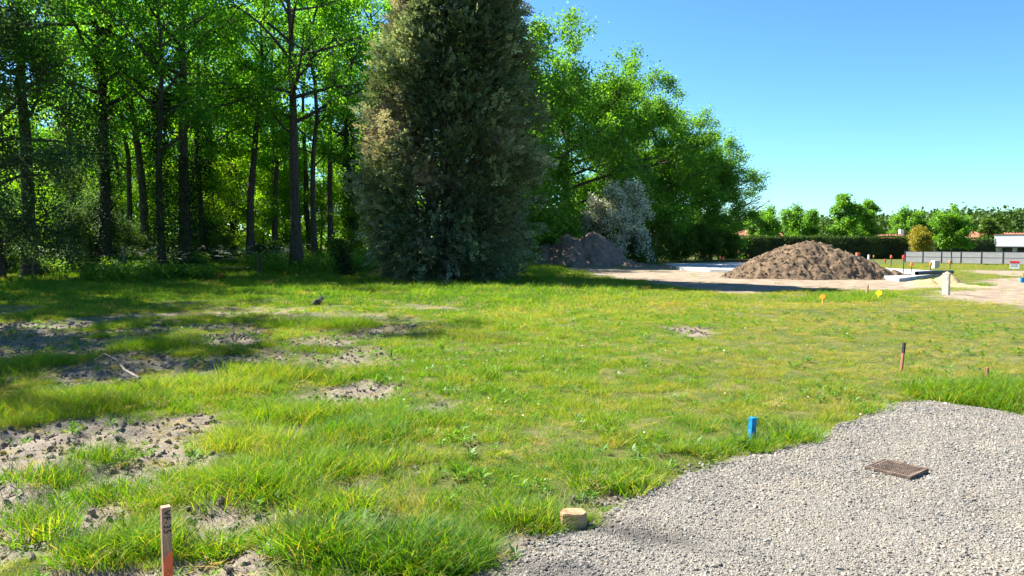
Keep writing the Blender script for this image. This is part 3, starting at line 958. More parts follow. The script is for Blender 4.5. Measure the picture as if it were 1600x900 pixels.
# ------------------------------------------------------------------ white blossoming hawthorn and the shrubs
def hawthorn():
    r = np.random.default_rng(31)
    Y = 66.5
    x = X_at(960, Y)
    kd = TreeKind("hawthorn", 'shrub', 0.16, 26, seed=155, H=6.6, r0=0.13, hb=1.0, R=3.3, nlimb=24, nsec=7, shape='round', cl_r=0.5, droop=0.55, up=(0.2, 1.0))
    e = kd.plant("hawthorn_tree", x, Y, "grey white hawthorn covered in blossom beside the dark earth heap", "hawthorn", None, 1.02, 0.8)
    _, c, cr = grow(**kd.kw)
    hv = r.uniform(0, 1, len(c)) < .62
    c, cr = c[hv], cr[hv]
    per = 85
    n = len(c) * per
    C = np.repeat(c, per, 0) + r.normal(0, 0.5, (n, 3)) * np.repeat(cr, per)[:, None] * np.array([.85, .85, 1.1])
    V, F = leaf_quads(C, r.normal(0, 1, (n, 3)), r.uniform(0.1, 0.2, n), r.uniform(0.1, 0.17, n), r.normal(0, 1, (n, 3)) + np.array([0, 0, 0.6]), 0.1, r)
    tag(link("blossom", mesh_np("hawthorn_blossom", V, F, M['blossom'], {"tint": ('FACE', r.uniform(0, 1, n))}), e), kind="stuff")


hawthorn()
BUSHES = [(838, 62, 1.0, "bright bush between the cypress and the dark earth heap"),
          (868, 66, 0.85, "bush behind the left slope of the dark earth heap"),
          (1000, 66, 0.8, "low pale bush at the foot of the white hawthorn"),
          (1022, 72, 1.15, "bright green bush just right of the hawthorn under the oaks"),
          (1062, 76, 0.9, "shaded bush under the middle oak"),
          (1100, 82, 1.1, "dark bush under the last oak of the row"),
          (1137, 84, 0.9, "dark bush at the start of the clipped hedge"),
          (345, 46, 0.5, "bush at the foot of the dark forked bole"),
          (535, 47, 0.4, "low bush in the shade beside the cypress"),
          (425, 47, 0.35, "low bush before the clean brown bole"),
          (210, 45, 0.45, "low bush between the ivy clad boles")]
for px, Y, s, lab in BUSHES:
    K['bush'].plant("bush", X_at(px, Y), Y, lab, "bush", None, s, px)
# the dark bramble thicket at the wood edge
BR = TreeKind("bramble", 'greyleaf', 0.12, 80, seed=166, H=3.6, r0=0.05, hb=0.2, R=2.6, nlimb=16, nsec=6, shape='round', cl_r=0.5, up=(0.1, 0.9))
BR.plant("bramble_thicket", X_at(140, 40.5), 40.5, "dark green bramble thicket between the first two bare boles", "thicket", None, .85, 0.5)
BR.plant("bramble_thicket", X_at(-20, 40), 40, "dark bramble thicket left of the stout bare bole", "thicket", None, 0.8, 2.5)


def ivy_stump():
    x, y, _ = G(537, 419)
    z = gz1(x, y)
    e = empty("ivy_stump", (x, y, z), "short leaning stump smothered in dark ivy near the cypress", "stump")
    V, F = tubes([(np.array([[0.12, 0, -0.05], [0.0, 0, 0.6], [-0.25, 0, 1.25]]), np.array([0.11, 0.1, 0.08]))], 8)
    link("trunk", mesh_np("stump_trunk", V, F, M['bark'], smooth_=True), e)
    r = np.random.default_rng(4)
    n = 1100
    t = r.uniform(0, 1, n)
    C = np.stack([np.interp(t, [0, .5, 1], [0.12, 0, -0.25]), np.zeros(n), t * 1.4], 1) + r.normal(0, 0.17, (n, 3)) * np.array([1.3, 1, .8])
    C[:, 2] = np.maximum(C[:, 2], 0.02)
    V, F = leaf_quads(C, r.normal(0, 1, (n, 3)), r.uniform(.08, .15, n), r.uniform(.07, .12, n), None, .1, r)
    tag(link("ivy", mesh_np("stump_ivy", V, F, M['ivy'], {"tint": ('FACE', r.uniform(0, 1, n))}), e), kind="stuff")


ivy_stump()


def dead_twigs():
    """bare twigs on the last oak, against the sky"""
    o = [o for o in bpy.data.objects if o.name.startswith("oak_tree")][-1]
    r = np.random.default_rng(8)
    ls = []
    for bx, bz, n in ((4.6, 9.2, 4), (5.0, 6.8, 5), (5.4, 4.9, 4), (4.0, 11.0, 3)):
        for i in range(n):
            p = np.array([bx - 2.2, r.uniform(-1, 1), bz - 0.7 + r.normal(0, .3)])
            d = np.array([1, r.normal(0, .2), r.uniform(-0.05, 0.75)])
            q = p + d * r.uniform(2.4, 3.6)
            ls.append((np.array([p, (p + q) / 2 + r.normal(0, .15, 3), q]), np.array([0.07, 0.05, 0.02])))
            for j in range(6):
                a = p + (q - p) * r.uniform(0.45, 0.95); b = a + np.array([r.uniform(.2, .7), r.normal(0, .3), r.uniform(-.1, .7)])
                ls.append((np.array([a, (a + b) / 2 + r.normal(0, .04, 3), b]), np.array([0.03, 0.022, 0.012])))
    V, F = tubes(ls, 4)
    me = mesh_np("dead_twigs", V, F, M['bark_pale'])
    c = link("dead_twigs", me, o)
    c.rotation_euler = (0, 0, -o.rotation_euler.z)
    c.scale = (1 / o.scale[0],) * 3
    tag(c, kind="stuff")


dead_twigs()


# ------------------------------------------------------------------ hedges
def hedge(name, p, q, h, w, label, n):
    r = np.random.default_rng(len(label))
    p = np.array(p); q = np.array(q)
    L = np.hypot(*(q - p))
    ang = math.atan2(q[1] - p[1], q[0] - p[0])
    m = (p + q) / 2
    e = empty(name, (m[0], m[1], float(base_z(m[0], m[1])) - 0.05), label, "hedge", None, ang)
    MB().box((0, 0, h / 2 - 0.06), (L - 0.3, w - 0.35, h - 0.12)).build("stems", M['bark'], e)
    u = r.uniform(0, 1, n)
    face = r.uniform(0, 1, n)
    A1, A2, A3 = 2 * L * h, L * w, 2 * w * h
    t1, t2 = A1 / (A1 + A2 + A3), (A1 + A2) / (A1 + A2 + A3)
    sgn = np.where(r.uniform(0, 1, n) < 0.5, -1, 1)
    X = (u - 0.5) * L; Yv = np.where(face < t1, sgn * w / 2, (r.uniform(0, 1, n) - 0.5) * w); Zv = np.where((face >= t1) & (face < t2), h, r.uniform(0, 1, n) * h)
    X = np.where(face >= t2, sgn * L / 2, X)
    C = np.stack([X, Yv, Zv], 1)
    b = (fbm(X + Yv, Zv, 0.7, 3, 7) - 0.5)
    nr = np.stack([np.where(face >= t2, sgn, 0), np.where(face < t1, sgn, 0), np.where((face >= t1) & (face < t2), 1, 0)], 1).astype(float)
    C += nr * (b * 0.35 + r.normal(0, 0.05, n))[:, None]
    ls = r.uniform(0.10, 0.2, n)
    V, F = leaf_quads(C, nr * 0.6 + r.normal(0, 0.6, (n, 3)) + np.array([0, 0, 0.3]), ls, ls * 0.6, nr + r.normal(0, .5, (n, 3)), .1, r)
    tint = np.clip(0.45 + b * 1.6 + r.normal(0, .2, n), 0, 1)
    tag(link("foliage", mesh_np(name + "_leaves", V, F, M['hedge'], {"tint": ('FACE', tint)}), e), kind="stuff")


hedge("hedge", (X_at(1120, 94), 94), (X_at(1417, 92), 92), 2.75, 1.5, "long clipped dark green hedge running behind the big earth mound", 30000)
hedge("hedge", (X_at(1455, 98), 98), (X_at(1549, 98), 98), 2.55, 1.5, "dark clipped hedge between the grey fence and the white house", 9000)

GARDEN = [(1195, 105, 'garden_a', 0.75, 0.3, "low bright tree over the shaded end of the long hedge"),
          (1253, 112, 'garden_a', 0.8, 2.0, "round topped tree behind the hedge, over the left slope of the mound"),
          (1318, 108, 'garden_b', 0.92, 1.1, "tallest feathery tree behind the hedge above the mound"),
          (1352, 110, 'garden_b', 0.84, 3.3, "feathery tree crowded against the tallest one behind the hedge"),
          (1408, 125, 'garden_a', 0.82, 4.2, "small round tree over the tiled roof at the hedge end"),
          (1456, 122, 'garden_a', 0.66, 5.2, "dark green tree behind the young tree by the grey fence"),
          (1549, 107, 'pyramid', 0.72, 0.9, "dark pointed tree between the tiled roof and the white house")]
for px, Y, k, s, rz, lab in GARDEN:
    K[k].plant("garden_tree", X_at(px, Y), Y, lab, "tree", "garden trees on the far side", s, rz)
K['young'].plant("young_tree", X_at(1487, 64), 64, "slender young tree with a bare stem in front of the grey fence", "young tree", None, 0.8, 0.4)
GB = TreeKind("golden", 'golden', 0.13, 60, seed=177, H=3.5, r0=0.05, hb=0.2, R=1.25, nlimb=18, nsec=6, shape='oval', cl_r=0.4, up=(0.6, 1.2), bark='bark_pale')
GB.plant("golden_bush", X_at(1440, 88), 88, "golden yellow upright bush at the end of the long hedge", "bush", None, 1.05, 0.2)


# ------------------------------------------------------------------ far woods and hill
def leaf_mass(name, n, fn, leaf, mat_, seed, kind_label):
    r = np.random.default_rng(seed)
    C, per, rad = fn(r)
    k = len(C)
    P = np.repeat(C, per, 0) + r.normal(0, 0.5, (k * per, 3)) * np.repeat(rad, per)[:, None] * np.array([1, 1, 0.8])
    m = len(P)
    L = leaf * r.uniform(0.6, 1.3, m)
    V, F = leaf_quads(P, r.normal(0, 1, (m, 3)), L, L * 0.7, r.normal(0, .7, (m, 3)) + np.array([0, 0, .8]), .12, r)
    t = np.clip(np.repeat(r.uniform(0, .8, k), per) * .6 + r.uniform(0, .5, m), 0, 1)
    o = link(name, mesh_np(name, V, F, M[mat_], {"tint": ('FACE', t)}))
    tag(o, kind_label, "woodland", None, "stuff")


def far_wood(r):
    k = 420
    x = r.uniform(-100, 4, k); y = r.uniform(90, 96, k)
    top = 6 + 9 * fbm(x, y, 14, 3, 5)
    z = r.uniform(0, 1, k) * top - 0.5
    return np.stack([x, y, z], 1), 30, r.uniform(1.0, 2.2, k)


leaf_mass("far_woodland", 0, far_wood, 0.6, 'sap', 71, "leafy depth of the wood closing the view between the boles")


def hill_wood(r):
    k = 3000
    x = r.uniform(80, 420, k); y = r.uniform(270, 380, k)
    top = 7 + 0.03 * (y - 270) + 9 * smooth(100, 240, x) * 0.55 + 5 * (fbm(x, y, 22, 3, 15) - 0.3)
    z = r.uniform(0.0, 1, k) ** 0.6 * top - 1
    return np.stack([x, y, z], 1), 30, r.uniform(2.2, 4.2, k)


leaf_mass("distant_woodland", 0, hill_wood, 1.5, 'hedge', 72, "low distant wood on the skyline behind the houses")


# ------------------------------------------------------------------ undergrowth under the wood: nettles, cow parsley
def undergrowth():
    r = np.random.default_rng(12)
    src = []
    for sd_ in (1, 2, 3):
        q = np.random.default_rng(sd_)
        n = 150
        a = q.uniform(0, 2 * PI, n); d = 0.35 * np.sqrt(q.uniform(0, 1, n))
        z = q.uniform(0.03, 0.75, n) * (1 - 0.4 * d)
        C = np.stack([np.cos(a) * d, np.sin(a) * d, z], 1)
        V, F = leaf_quads(C, np.stack([np.cos(a), np.sin(a), q.normal(0.2, .5, n)], 1), q.uniform(.08, .17, n), q.uniform(.05, .1, n), q.normal(0, .6, (n, 3)) + np.array([0, 0, 1]), .1, q)
        me = mesh_np("undergrowth_clump", V, F, M['weed'], {"tint": ('FACE', q.uniform(0, 1, n))})
        src.append(me)
    n = 6800
    px = r.uniform(-150, 640, n); Y = r.uniform(31, 66, n)
    Y = np.where((px > 330) & (Y < 38), Y + 12, Y)
    px = np.where((px > 330) & (r.uniform(0, 1, n) < .75), px - 380, px)
    x = X_at(px, Y); y = Y
    keep = fbm(x, y, 3.5, 3, 19) + smooth(34, 46, y) * 0.10 > 0.53
    x, y = x[keep], y[keep]; n = len(x)
    P = np.stack([x, y, gz(x, y)], 1)
    scatter("undergrowth", P, np.stack([r.normal(0, .1, n), r.normal(0, .1, n), r.uniform(0, 6.28, n)], 1), r.uniform(0.35, 1.15, n), r.integers(0, 3, n), np.clip(r.normal(.6, .3, n), 0, 1), src, label="nettles and ground plants under the trees of the wood", cat="undergrowth")
    # white umbels
    src = []
    for sd_ in (5, 6):
        q = np.random.default_rng(sd_)
        k = 9
        c = np.stack([q.normal(0, .22, k), q.normal(0, .22, k), q.uniform(.6, 1.05, k)], 1)
        C = np.repeat(c, 16, 0) + q.normal(0, 1, (k * 16, 3)) * np.array([.055, .055, .012])
        V, F = leaf_quads(C, q.normal(0, 1, (len(C), 3)) * np.array([1, 1, .2]), .05, .045, np.tile([0, 0, 1.0], (len(C), 1)) + q.normal(0, .2, (len(C), 3)), .05, q)
        src.append(mesh_np("umbel_clump", V, F, M['blossom'], {"tint": ('FACE', q.uniform(0, 1, len(C)))}))
    n = 300
    spots = [(45, 43, 50), (90, 44, 40), (400, 50, 40), (430, 52, 30), (570, 54, 30), (300, 44, 60), (200, 42, 60), (620, 52, 20), (40, 48, 40)]
    x, y = [], []
    for i in range(n):
        a, b, s = spots[r.integers(0, len(spots))]
        Y = b + r.normal(0, 2.5)
        x.append(X_at(a + r.normal(0, s), Y)); y.append(Y)
    x, y = np.array(x), np.array(y)
    P = np.stack([x, y, gz(x, y)], 1)
    scatter("cow_parsley", P, np.stack([np.zeros(n), np.zeros(n), r.uniform(0, 6.28, n)], 1), r.uniform(0.6, 1.15, n), r.integers(0, 2, n), r.uniform(0, 1, n), src, label="white flower heads of cow parsley along the wood edge", cat="wild flowers")


undergrowth()


# ------------------------------------------------------------------ earth heaps
def heap(name, cx, cy, bumps, ext, mat_, label, cat, amp=0.16, seed=3, res=0.09):
    """bumps: (x, y, height, radius x, radius y, power)"""
    xs = np.arange(-ext[0], ext[0], res); ys = np.arange(-ext[1], ext[1], res)
    X, Y = np.meshgrid(xs, ys)
    wx = X + (fbm(X, Y, 1.6, 3, seed) - .5) * 0.9; wy = Y + (fbm(X, Y, 1.6, 3, seed + 9) - .5) * 0.9
    Z = np.zeros_like(X)
    for bx, by, h, rx, ry, pw in bumps:
        q = np.sqrt(((wx - bx) / rx) ** 2 + ((wy - by) / ry) ** 2)
        Z = np.maximum(Z, h * np.clip(1 - q ** (1.55 * pw), 0, 1))
    on = smooth(0.0, 0.25, Z)
    clod = np.abs(fbm(X, Y, 0.5, 5, seed + 3) - .5) * 2
    Z = Z + on * (amp * (fbm(X, Y, 1.3, 4, seed + 5) - .5) * 1.5 + amp * 0.5 * (clod - .3) + amp * 1.2 * (fbm(X, Y, .22, 3, seed + 6) - .5))
    gully = np.abs(fbm(X + Y * .15, Y * .35, 0.9, 3, seed + 21) - .5) * 2
    Z -= on * 0.10 * smooth(.3, .0, gully)
    n = len(xs)
    k = (np.maximum.reduce([Z[:-1, :-1], Z[1:, :-1], Z[:-1, 1:], Z[1:, 1:]]) > 0.01)
    a, b = np.nonzero(k)
    i = a * n + b
    F = np.stack([i, i + 1, i + n + 1, i + n], 1)
    u, inv = np.unique(F, return_inverse=True)
    gx = X + cx; gy = Y + cy
    V = np.stack([X.ravel(), Y.ravel(), (Z - 0.04 + base_z(gx, gy) - float(base_z(cx, cy))).ravel()], 1)[u]
    o = link(name, mesh_np(name, V, inv.reshape(-1, 4), M[mat_], smooth_=True), None, (cx, cy, float(base_z(cx, cy))))
    return tag(o, label, cat, None)


HX, HY = X_at(1268, 37), 37.0
heap("earth_mound", HX, HY, [(-0.3, 0.3, 1.88, 4.1, 3.6, 0.78), (0.25, 0.1, 1.82, 3.3, 3.3, 0.9), (1.6, 0.1, 1.45, 2.6, 2.8, 0.85), (2.4, -0.2, 0.95, 1.9, 2.0, .8), (3.5, -1.1, .45, 1.0, 1.0, .9)], (5.6, 4.6), 'mound', "big pale brown earth mound in the sun on the building plot", "earth mound", 0.22, 3, 0.05)
heap("topsoil_heap", X_at(896, 60), 60.0, [(1.5, 0, 2.8, 3.2, 3.0, .8), (-0.3, 0, 2.65, 3.7, 3.2, .8), (-2.0, 0, 1.9, 3.6, 2.8, .75), (2.6, -.4, 1.0, 3.4, 2.6, .8)], (6.4, 4.4), 'mound_dark', "dark topsoil heap in the shade of the oaks", "topsoil heap", 0.16, 13, 0.1)
heap("sand_heap", X_at(1468, 29.5), 29.5, [(0.1, 0, 0.6, .85, .8, 0.8), (-.5, -.1, .32, .9, .8, .7)], (1.7, 1.6), 'sandpile', "larger pale yellow sand heap behind the square post", "sand heap", 0.05, 23, 0.05)
heap("sand_heap", X_at(1500, 28.8), 28.8, [(0, 0, 0.26, .6, .6, 0.8), (.4, 0, .12, .6, .5, .8)], (1.5, 1.1), 'sandpile', "smaller low sand heap beyond the square post", "sand heap", 0.03, 33, 0.05)


# ------------------------------------------------------------------ foundation slabs
def slab(pts, h, label):
    bm = bmesh.new()
    cx = sum(p[0] for p in pts) / len(pts); cy = sum(p[1] for p in pts) / len(pts)
    z0 = float(base_z(cx, cy))
    lo = [bm.verts.new((p[0] - cx, p[1] - cy, -0.15)) for p in pts]; hi = [bm.verts.new((p[0] - cx, p[1] - cy, h)) for p in pts]
    bm.faces.new(hi); bm.faces.new(lo[::-1])
    k = len(pts)
    for i in range(k):
        bm.faces.new((lo[i], lo[(i + 1) % k], hi[(i + 1) % k], hi[i]))
    bmesh.ops.recalc_face_normals(bm, faces=bm.faces)
    me = bpy.data.meshes.new("foundation_slab")
    bm.to_mesh(me); bm.free()
    me.materials.append(M['slab'])
    tag(link("foundation_slab", me, None, (cx, cy, z0)), label, "concrete slab")


def Gz(px, py, z):
    """pixel on the plane z above the sloping base"""
    d = ray(px, py); zz = z; p = None
    for _ in range(40):
        p = d * ((zz - CAM_H) / d[2]); zz = float(base_z(p[0], p[1])) + z
    return (p[0], p[1])


slab([Gz(1109, 419.5, .22), Gz(1165, 421, .22), Gz(1185, 412, .22), Gz(1150, 411.2, .22), Gz(1036, 412.8, .22), Gz(1060, 416.5, .22)], 0.22, "white concrete foundation slab seen left of the big mound")
slab([Gz(1340, 424, .2), Gz(1405, 433, .2), Gz(1489, 424.5, .2), Gz(1378, 419.5, .2)], 0.2, "white concrete foundation slab seen right of the big mound")

def pipe():
    a = Gz(1432, 427, .29); b = Gz(1488, 424, .29)
    z = float(base_z(*a)) + .29
    V, F = tubes([(np.array([[a[0], a[1], z], [(a[0] + b[0]) / 2, (a[1] + b[1]) / 2, z - .01], [b[0], b[1], z - .06]]), np.array([.09, .09, .09]))], 12)
    tag(link("drain_pipe", mesh_np("drain_pipe", V, F, M['dark_metal'], smooth_=True)), "dark grey drain pipe lying along the slab edge behind the sand", "pipe")


pipe()


# ------------------------------------------------------------------ stakes, pegs, markers
def rebar(px, base_py, top_py, cap, label, group="rebar pins round the foundation slabs", lean=0.0):
    x, y, z = G(px, base_py)
    z = gz1(x, y)
    h = (base_py - top_py) / FPX * y
    e = empty("rebar_pin", (x, y, z), label, "rebar pin", group)
    MB().cyl((0, 0, -0.1), (lean, 0, h), 0.026, n=6).build("rod", M['rust'], e)
    MB().cyl((lean, 0, h - 0.06), (lean, 0, h + 0.06), 0.075, 0.075, 8).cyl((lean, 0, h + .06), (lean, 0, h + .14), .075, .045, 8).build("cap", M[cap], e)


PINS = [(1031, 414, 409, 'amber', "lowest short capped pin at the far left corner of the slab"),
        (1042, 413.5, 408.5, 'amber', "second short capped pin by the far left corner of the slab"),
        (1092, 412, 398, 'orange', "pin with an orange cap standing farthest left of the tall pins"),
        (1105, 413, 401, 'orange', "orange capped pin second of the tall pins on the left slab"),
        (1116, 412, 400.5, 'orange', "orange capped pin before the hedge's dark end"),
        (1125, 418, 403, 'orange', "orange capped pin rising over the middle of the left slab"),
        (1130, 420, 404, 'orange', "orange capped pin at the near edge of the left slab"),
        (1153, 415, 394, 'orange', "tall orange capped pin with a red flag tied at its foot"),
        (1169, 411, 400, 'amber', "capped pin half hidden by the left slope of the mound"),
        (1365, 411, 401, 'amber', "amber capped pin beside the white pipe behind the mound"),
        (1383, 413, 407, 'red', "short red capped pin behind the mound's right slope"),
        (1392, 421, 402, 'orange', "orange capped pin on the back edge of the right slab"),
        (1411, 432, 402.5, 'red', "tall red capped pin at the front corner of the right slab"),
        (1423, 431, 414, 'orange', "leaning orange capped pin over the right slab"),
        (1454, 424, 413, 'amber', "amber capped pin before the grey box"),
        (1484, 421, 410, 'amber', "pale capped pin right of the grey box")]
for px, b, t, c, lab in PINS:
    rebar(px, b, t, c, lab, lean=0.03 if 'leaning' in lab else 0)

def flag():
    x, y, z = G(1155.5, 415)
    e = bmesh.new()
    pts = [(-.08, 0, 0), (.2, .05, .02), (.16, -.04, .28), (.05, .03, .55), (-.05, 0, .5)]
    V = [e.verts.new((a, b + s, c)) for s in (0, .02) for a, b, c in pts]
    e.faces.new(V[:5]); e.faces.new(V[9:4:-1])
    for i in range(5):
        e.faces.new((V[i], V[5 + i], V[5 + (i + 1) % 5], V[(i + 1) % 5]))
    bmesh.ops.recalc_face_normals(e, faces=e.faces)
    me = bpy.data.meshes.new("warning_flag"); e.to_mesh(me); e.free(); me.materials.append(M['red'])
    tag(link("warning_flag", me, None, (x, y, gz1(x, y))), "crumpled red plastic flag at the foot of the tallest pin", "flag")


flag()


def disc_marker(px, base_py, top_py, m, label, tilt=0.0, w=None):
    x, y, _ = G(px, base_py)
    z = gz1(x, y)
    h = (base_py - top_py) / FPX * y
    R = (w or 5.0) / FPX * y
    e = empty("survey_marker", (x, y, z), label, "survey marker")
    e.rotation_euler = (-.5, tilt, -.5)
    MB().cyl((0, 0, -.05), (0, 0, h - R), .022, n=8).build("stem", M[m], e)
    MB().cyl((0, -.02, h - R), (0, .02, h - R), R, n=20).build("disc", M[m], e, bevel=0.006)


disc_marker(1286, 477, 459, 'amber', "tilted orange disc marker left of the yellow one in the grass", -0.12, 4.4)
disc_marker(1373, 467, 453, 'yellow', "bright yellow disc marker in the grass before the earth mound", 0, 4.7)
disc_marker(339, 438, 423, 'orange', "small orange disc marker in the shade near the wood", 0, 4.2)


def stake(px, base_py, top_py, w, m, label, name="wooden_stake", lean=(0, 0), cap=None, rz=0.5, cat="stake", d=None):
    x, y, _ = G(px, base_py)
    z = gz1(x, y)
    h = (base_py - top_py) / FPX * math.hypot(y, 0) * 1.0
    e = empty(name, (x, y, z), label, cat, None, rz)
    r = e.rotation_euler
    e.rotation_euler = (lean[1], lean[0], rz)
    MB().box((0, 0, h / 2 - 0.1), (w, d or w, h + 0.2), taper=0.94).build("shaft", M[m], e, bevel=w * 0.06)
    if cap:
        MB().box((0, 0, h - cap[1] / 2 + 0.004), (w * 1.03, (d or w) * 1.03, cap[1]), taper=0.99).build("painted_tip" if cap[2] else "cap", M[cap[0]], e, bevel=w * .05)
    return e, h


stake(1408, 578, 534, 0.03, 'red_rust', "thin rusty iron stake leaning a little in the open grass", "iron_stake", (0.13, 0), ('ink', 0.13, True))
stake(1541, 600, 577, 0.035, 'red_rust', "short reddish wooden peg in the tall grass behind the gravel", "wooden_peg", cat="peg")
stake(1354, 462, 444, 0.06, 'wood', "thin brown stake near the yellow disc marker", lean=(0.08, 0))
stake(1174, 688, 652, 0.048, 'blue', "short bright blue painted stake at the gravel edge", "blue_stake", lean=(0.06, 0), rz=0.35, cap=('blue', 0.02, False))
stake(1208, 397, 381, 0.16, 'blue', "blue post showing behind the top of the big mound", "blue_post", cat="post")
stake(1340, 411, 395, 0.3, 'blue', "blue post with a wide orange cap behind the mound's right slope", "capped_post", cap=('orange', 0.26, False), cat="post", rz=0.1)
stake(1357, 411, 398, 0.15, 'white', "short white pipe standing behind the mound's right slope", "white_pipe", cat="pipe")
stake(1461, 420, 407, 0.42, 'concrete', "small grey concrete box beyond the right slab", "concrete_box", cat="box", d=0.4, rz=0.2)


def front_stake():
    bx, by = 262.5, 925
    x, y, _ = G(bx, by)
    z = gz1(x, y)
    h = 0.415
    w = 0.042
    # the top of the stake is seen at pixel row 791
    d = ray(bx, 791); t = y / d[1]
    h = CAM_H + d[2] * t - z
    e = empty("marked_stake", (x, y, z), "square wooden stake with VF-35 written down it and an orange painted foot", "stake", None, 0.62)
    MB().box((0, 0, h / 2 - 0.1), (w, w, h + 0.2), taper=0.97).build("shaft", M['wood'], e, bevel=0.002)
    # orange paint on the sunny face, cut slantwise at the top
    s = -1
    face = w / 2 + 0.0012
    bm = bmesh.new()
    pr = [(-w * .5, -0.1), (w * .5, -0.1), (w * .49, h * 0.46), (w * .2, h * 0.46), (-w * .25, h * .40), (-w * .49, h * .30)]
    a = [bm.verts.new((p[0], -face - .0008, p[1])) for p in pr]; b = [bm.verts.new((p[0], -face + .004, p[1])) for p in pr]
    bm.faces.new(a); bm.faces.new(b[::-1])
    for i in range(len(pr)):
        bm.faces.new((a[i], b[i], b[(i + 1) % len(pr)], a[(i + 1) % len(pr)]))
    bmesh.ops.recalc_face_normals(bm, faces=bm.faces)
    me = bpy.data.meshes.new("paint_patch"); bm.to_mesh(me); bm.free(); me.materials.append(M['orange'])
    link("paint_patch", me, e)
    # handwriting running down the face
    cu = bpy.data.curves.new("lettering", 'FONT')
    cu.body = "VF-35"
    cu.size = 0.042
    cu.extrude = 0.0006
    cu.space_character = 1.12
    cu.align_x = 'LEFT'; cu.align_y = 'CENTER'
    tmp = bpy.data.objects.new("lettering_source", cu)
    dg = bpy.context.evaluated_depsgraph_get()
    COL.objects.link(tmp)
    dg.update()
    me = bpy.data.meshes.new_from_object(tmp.evaluated_get(dg))
    COL.objects.unlink(tmp)
    bpy.data.objects.remove(tmp)
    me.name = "lettering"
    me.materials.clear(); me.materials.append(M['ink'])
    link("lettering", me, e, (0, -face - .0006, h - 0.014), (PI / 2, PI / 2, 0))


front_stake()


def block():
    """the square-cut timber end lying at the gravel edge"""
    x, y, _ = G(897, 817)
    z = gz1(x, y)
    bm = bmesh.new()
    pr = [(-.082, -.045), (-.02, -.062), (.045, -.066), (.08, -.02), (.074, .045), (.02, .06), (-.05, .055), (-.086, .02)]
    lo = [bm.verts.new((a, b, -.03)) for a, b in pr]; hi = [bm.verts.new((a * .95, b * .93, .085 + a * -.1)) for a, b in pr]
    bm.faces.new(hi); bm.faces.new(lo[::-1])
    for i in range(8):
        bm.faces.new((lo[i], lo[(i + 1) % 8], hi[(i + 1) % 8], hi[i]))
    bmesh.ops.recalc_face_normals(bm, faces=bm.faces)
    bmesh.ops.bevel(bm, geom=list(bm.edges), offset=.006, segments=2, affect='EDGES')
    me = bpy.data.meshes.new("timber_block"); bm.to_mesh(me); bm.free(); me.materials.append(M['straw_block'])
    tag(link("timber_block", me, None, (x, y, z + .012), (0.03, -.04, .25)), "pale cut timber block lying where grass meets gravel", "timber block")


block()


def lid():
    """rusty rectangular cover lying on the gravel, with rows of raised studs"""
    c = [G(*p) for p in ((1354, 741), (1378, 727), (1448, 743), (1425, 758))]
    o = np.mean(c, 0)
    ux = np.array(c[2][:2]) - np.array(c[1][:2])
    uy = np.array(c[1][:2]) - np.array(c[0][:2])
    L, Wd = np.hypot(*ux), np.hypot(*uy)
    ang = math.atan2(ux[1], ux[0])
    z = float(drive_z(np.array([o[0]]), np.array([o[1]]))[0])
    e = empty("drain_cover", (o[0], o[1], z + 0.006), "rusty rectangular iron cover lying on the gravel", "drain cover", None, ang)
    MB().box((0, 0, .004), (L, Wd, .024)).build("plate", M['rust'], e, bevel=.003)
    f = MB()
    for s in (-1, 1):
        f.box((0, s * (Wd / 2 - .008), .0175), (L - .004, .012, .005)).box((s * (L / 2 - .008), 0, .0172), (.012, Wd - .034, .004))
    f.build("rim", M['rust'], e)
    s = MB()
    nx, ny = 17, 9
    for i in range(nx):
        for j in range(ny):
            s.box(((i - (nx - 1) / 2) * (L - .06) / nx, (j - (ny - 1) / 2) * (Wd - .06) / ny, .0175), ((L - .06) / nx * .5, (Wd - .06) / ny * .5, .006))
    tag(s.build("studs", M['rust'], e), kind="stuff")


lid()


def meter_post():
    x, y, _ = G(1478, 461)
    z = gz1(x, y)
    h = 33 / FPX * y
    e = empty("meter_post", (x, y, z), "square pale concrete post with a chamfered top beside the track", "post", None, 0.55)
    MB().box((0, 0, h / 2 - .05), (.11, .2, h + .1), taper=.99).build("shaft", M['concrete'], e, bevel=.012)
    MB().box((0, 0, h + .012), (.122, .212, .03), taper=.9).build("cap", M['concrete'], e, bevel=.006)
    MB().box((-.056, 0, h * .8), (.008, .12, .12)).build("door", M['concrete'], e)


meter_post()


def standpipe():
    x, y, _ = G(1597, 441)
    z = gz1(x, y)
    e = empty("standpipe", (x, y, z), "blue standpipe with an orange top at the end of the track", "standpipe")
    MB().cyl((0, 0, -.05), (0, 0, .22), .075, n=14).build("pipe", M['blue'], e)
    MB().cyl((.06, 0, -.05), (.06, 0, .42), .045, n=12).build("post", M['amber'], e)


standpipe()


def sign():
    x, y, _ = G(1585, 422)
    z = gz1(x, y)
    w = 13 / FPX * y; h = 12.6 / FPX * y
    e = empty("site_sign", (x, y, z), "small white sign with a red band in front of the grey fence", "sign", None, -.75)
    b0 = .08
    MB().box((0, 0, b0 + h / 2), (w, .03, h)).build("board", M['white'], e, bevel=.004)
    MB().box((0, -.018, b0 + h * .84), (w - .01, .012, h * .30)).build("band", M['red'], e)
    for s in (-1, 1):
        MB().box((s * w * .38, .035, .25), (.04, .035, .7)).build("leg", M['oldwood'], e)
    t = MB()
    for i, (a, b) in enumerate(((-.3, .18), (-.05, .14), (.2, .22))):
        t.box((a * w, -.017, b0 + h * .5), (b * w, .006, .045))
    for a, b in ((-.25, .25), (.12, .35)):
        t.box((a * w, -.017, b0 + h * .32), (b * w, .006, .03))
    tag(t.build("lettering", M['fence_grey'], e), kind="stuff")


sign()


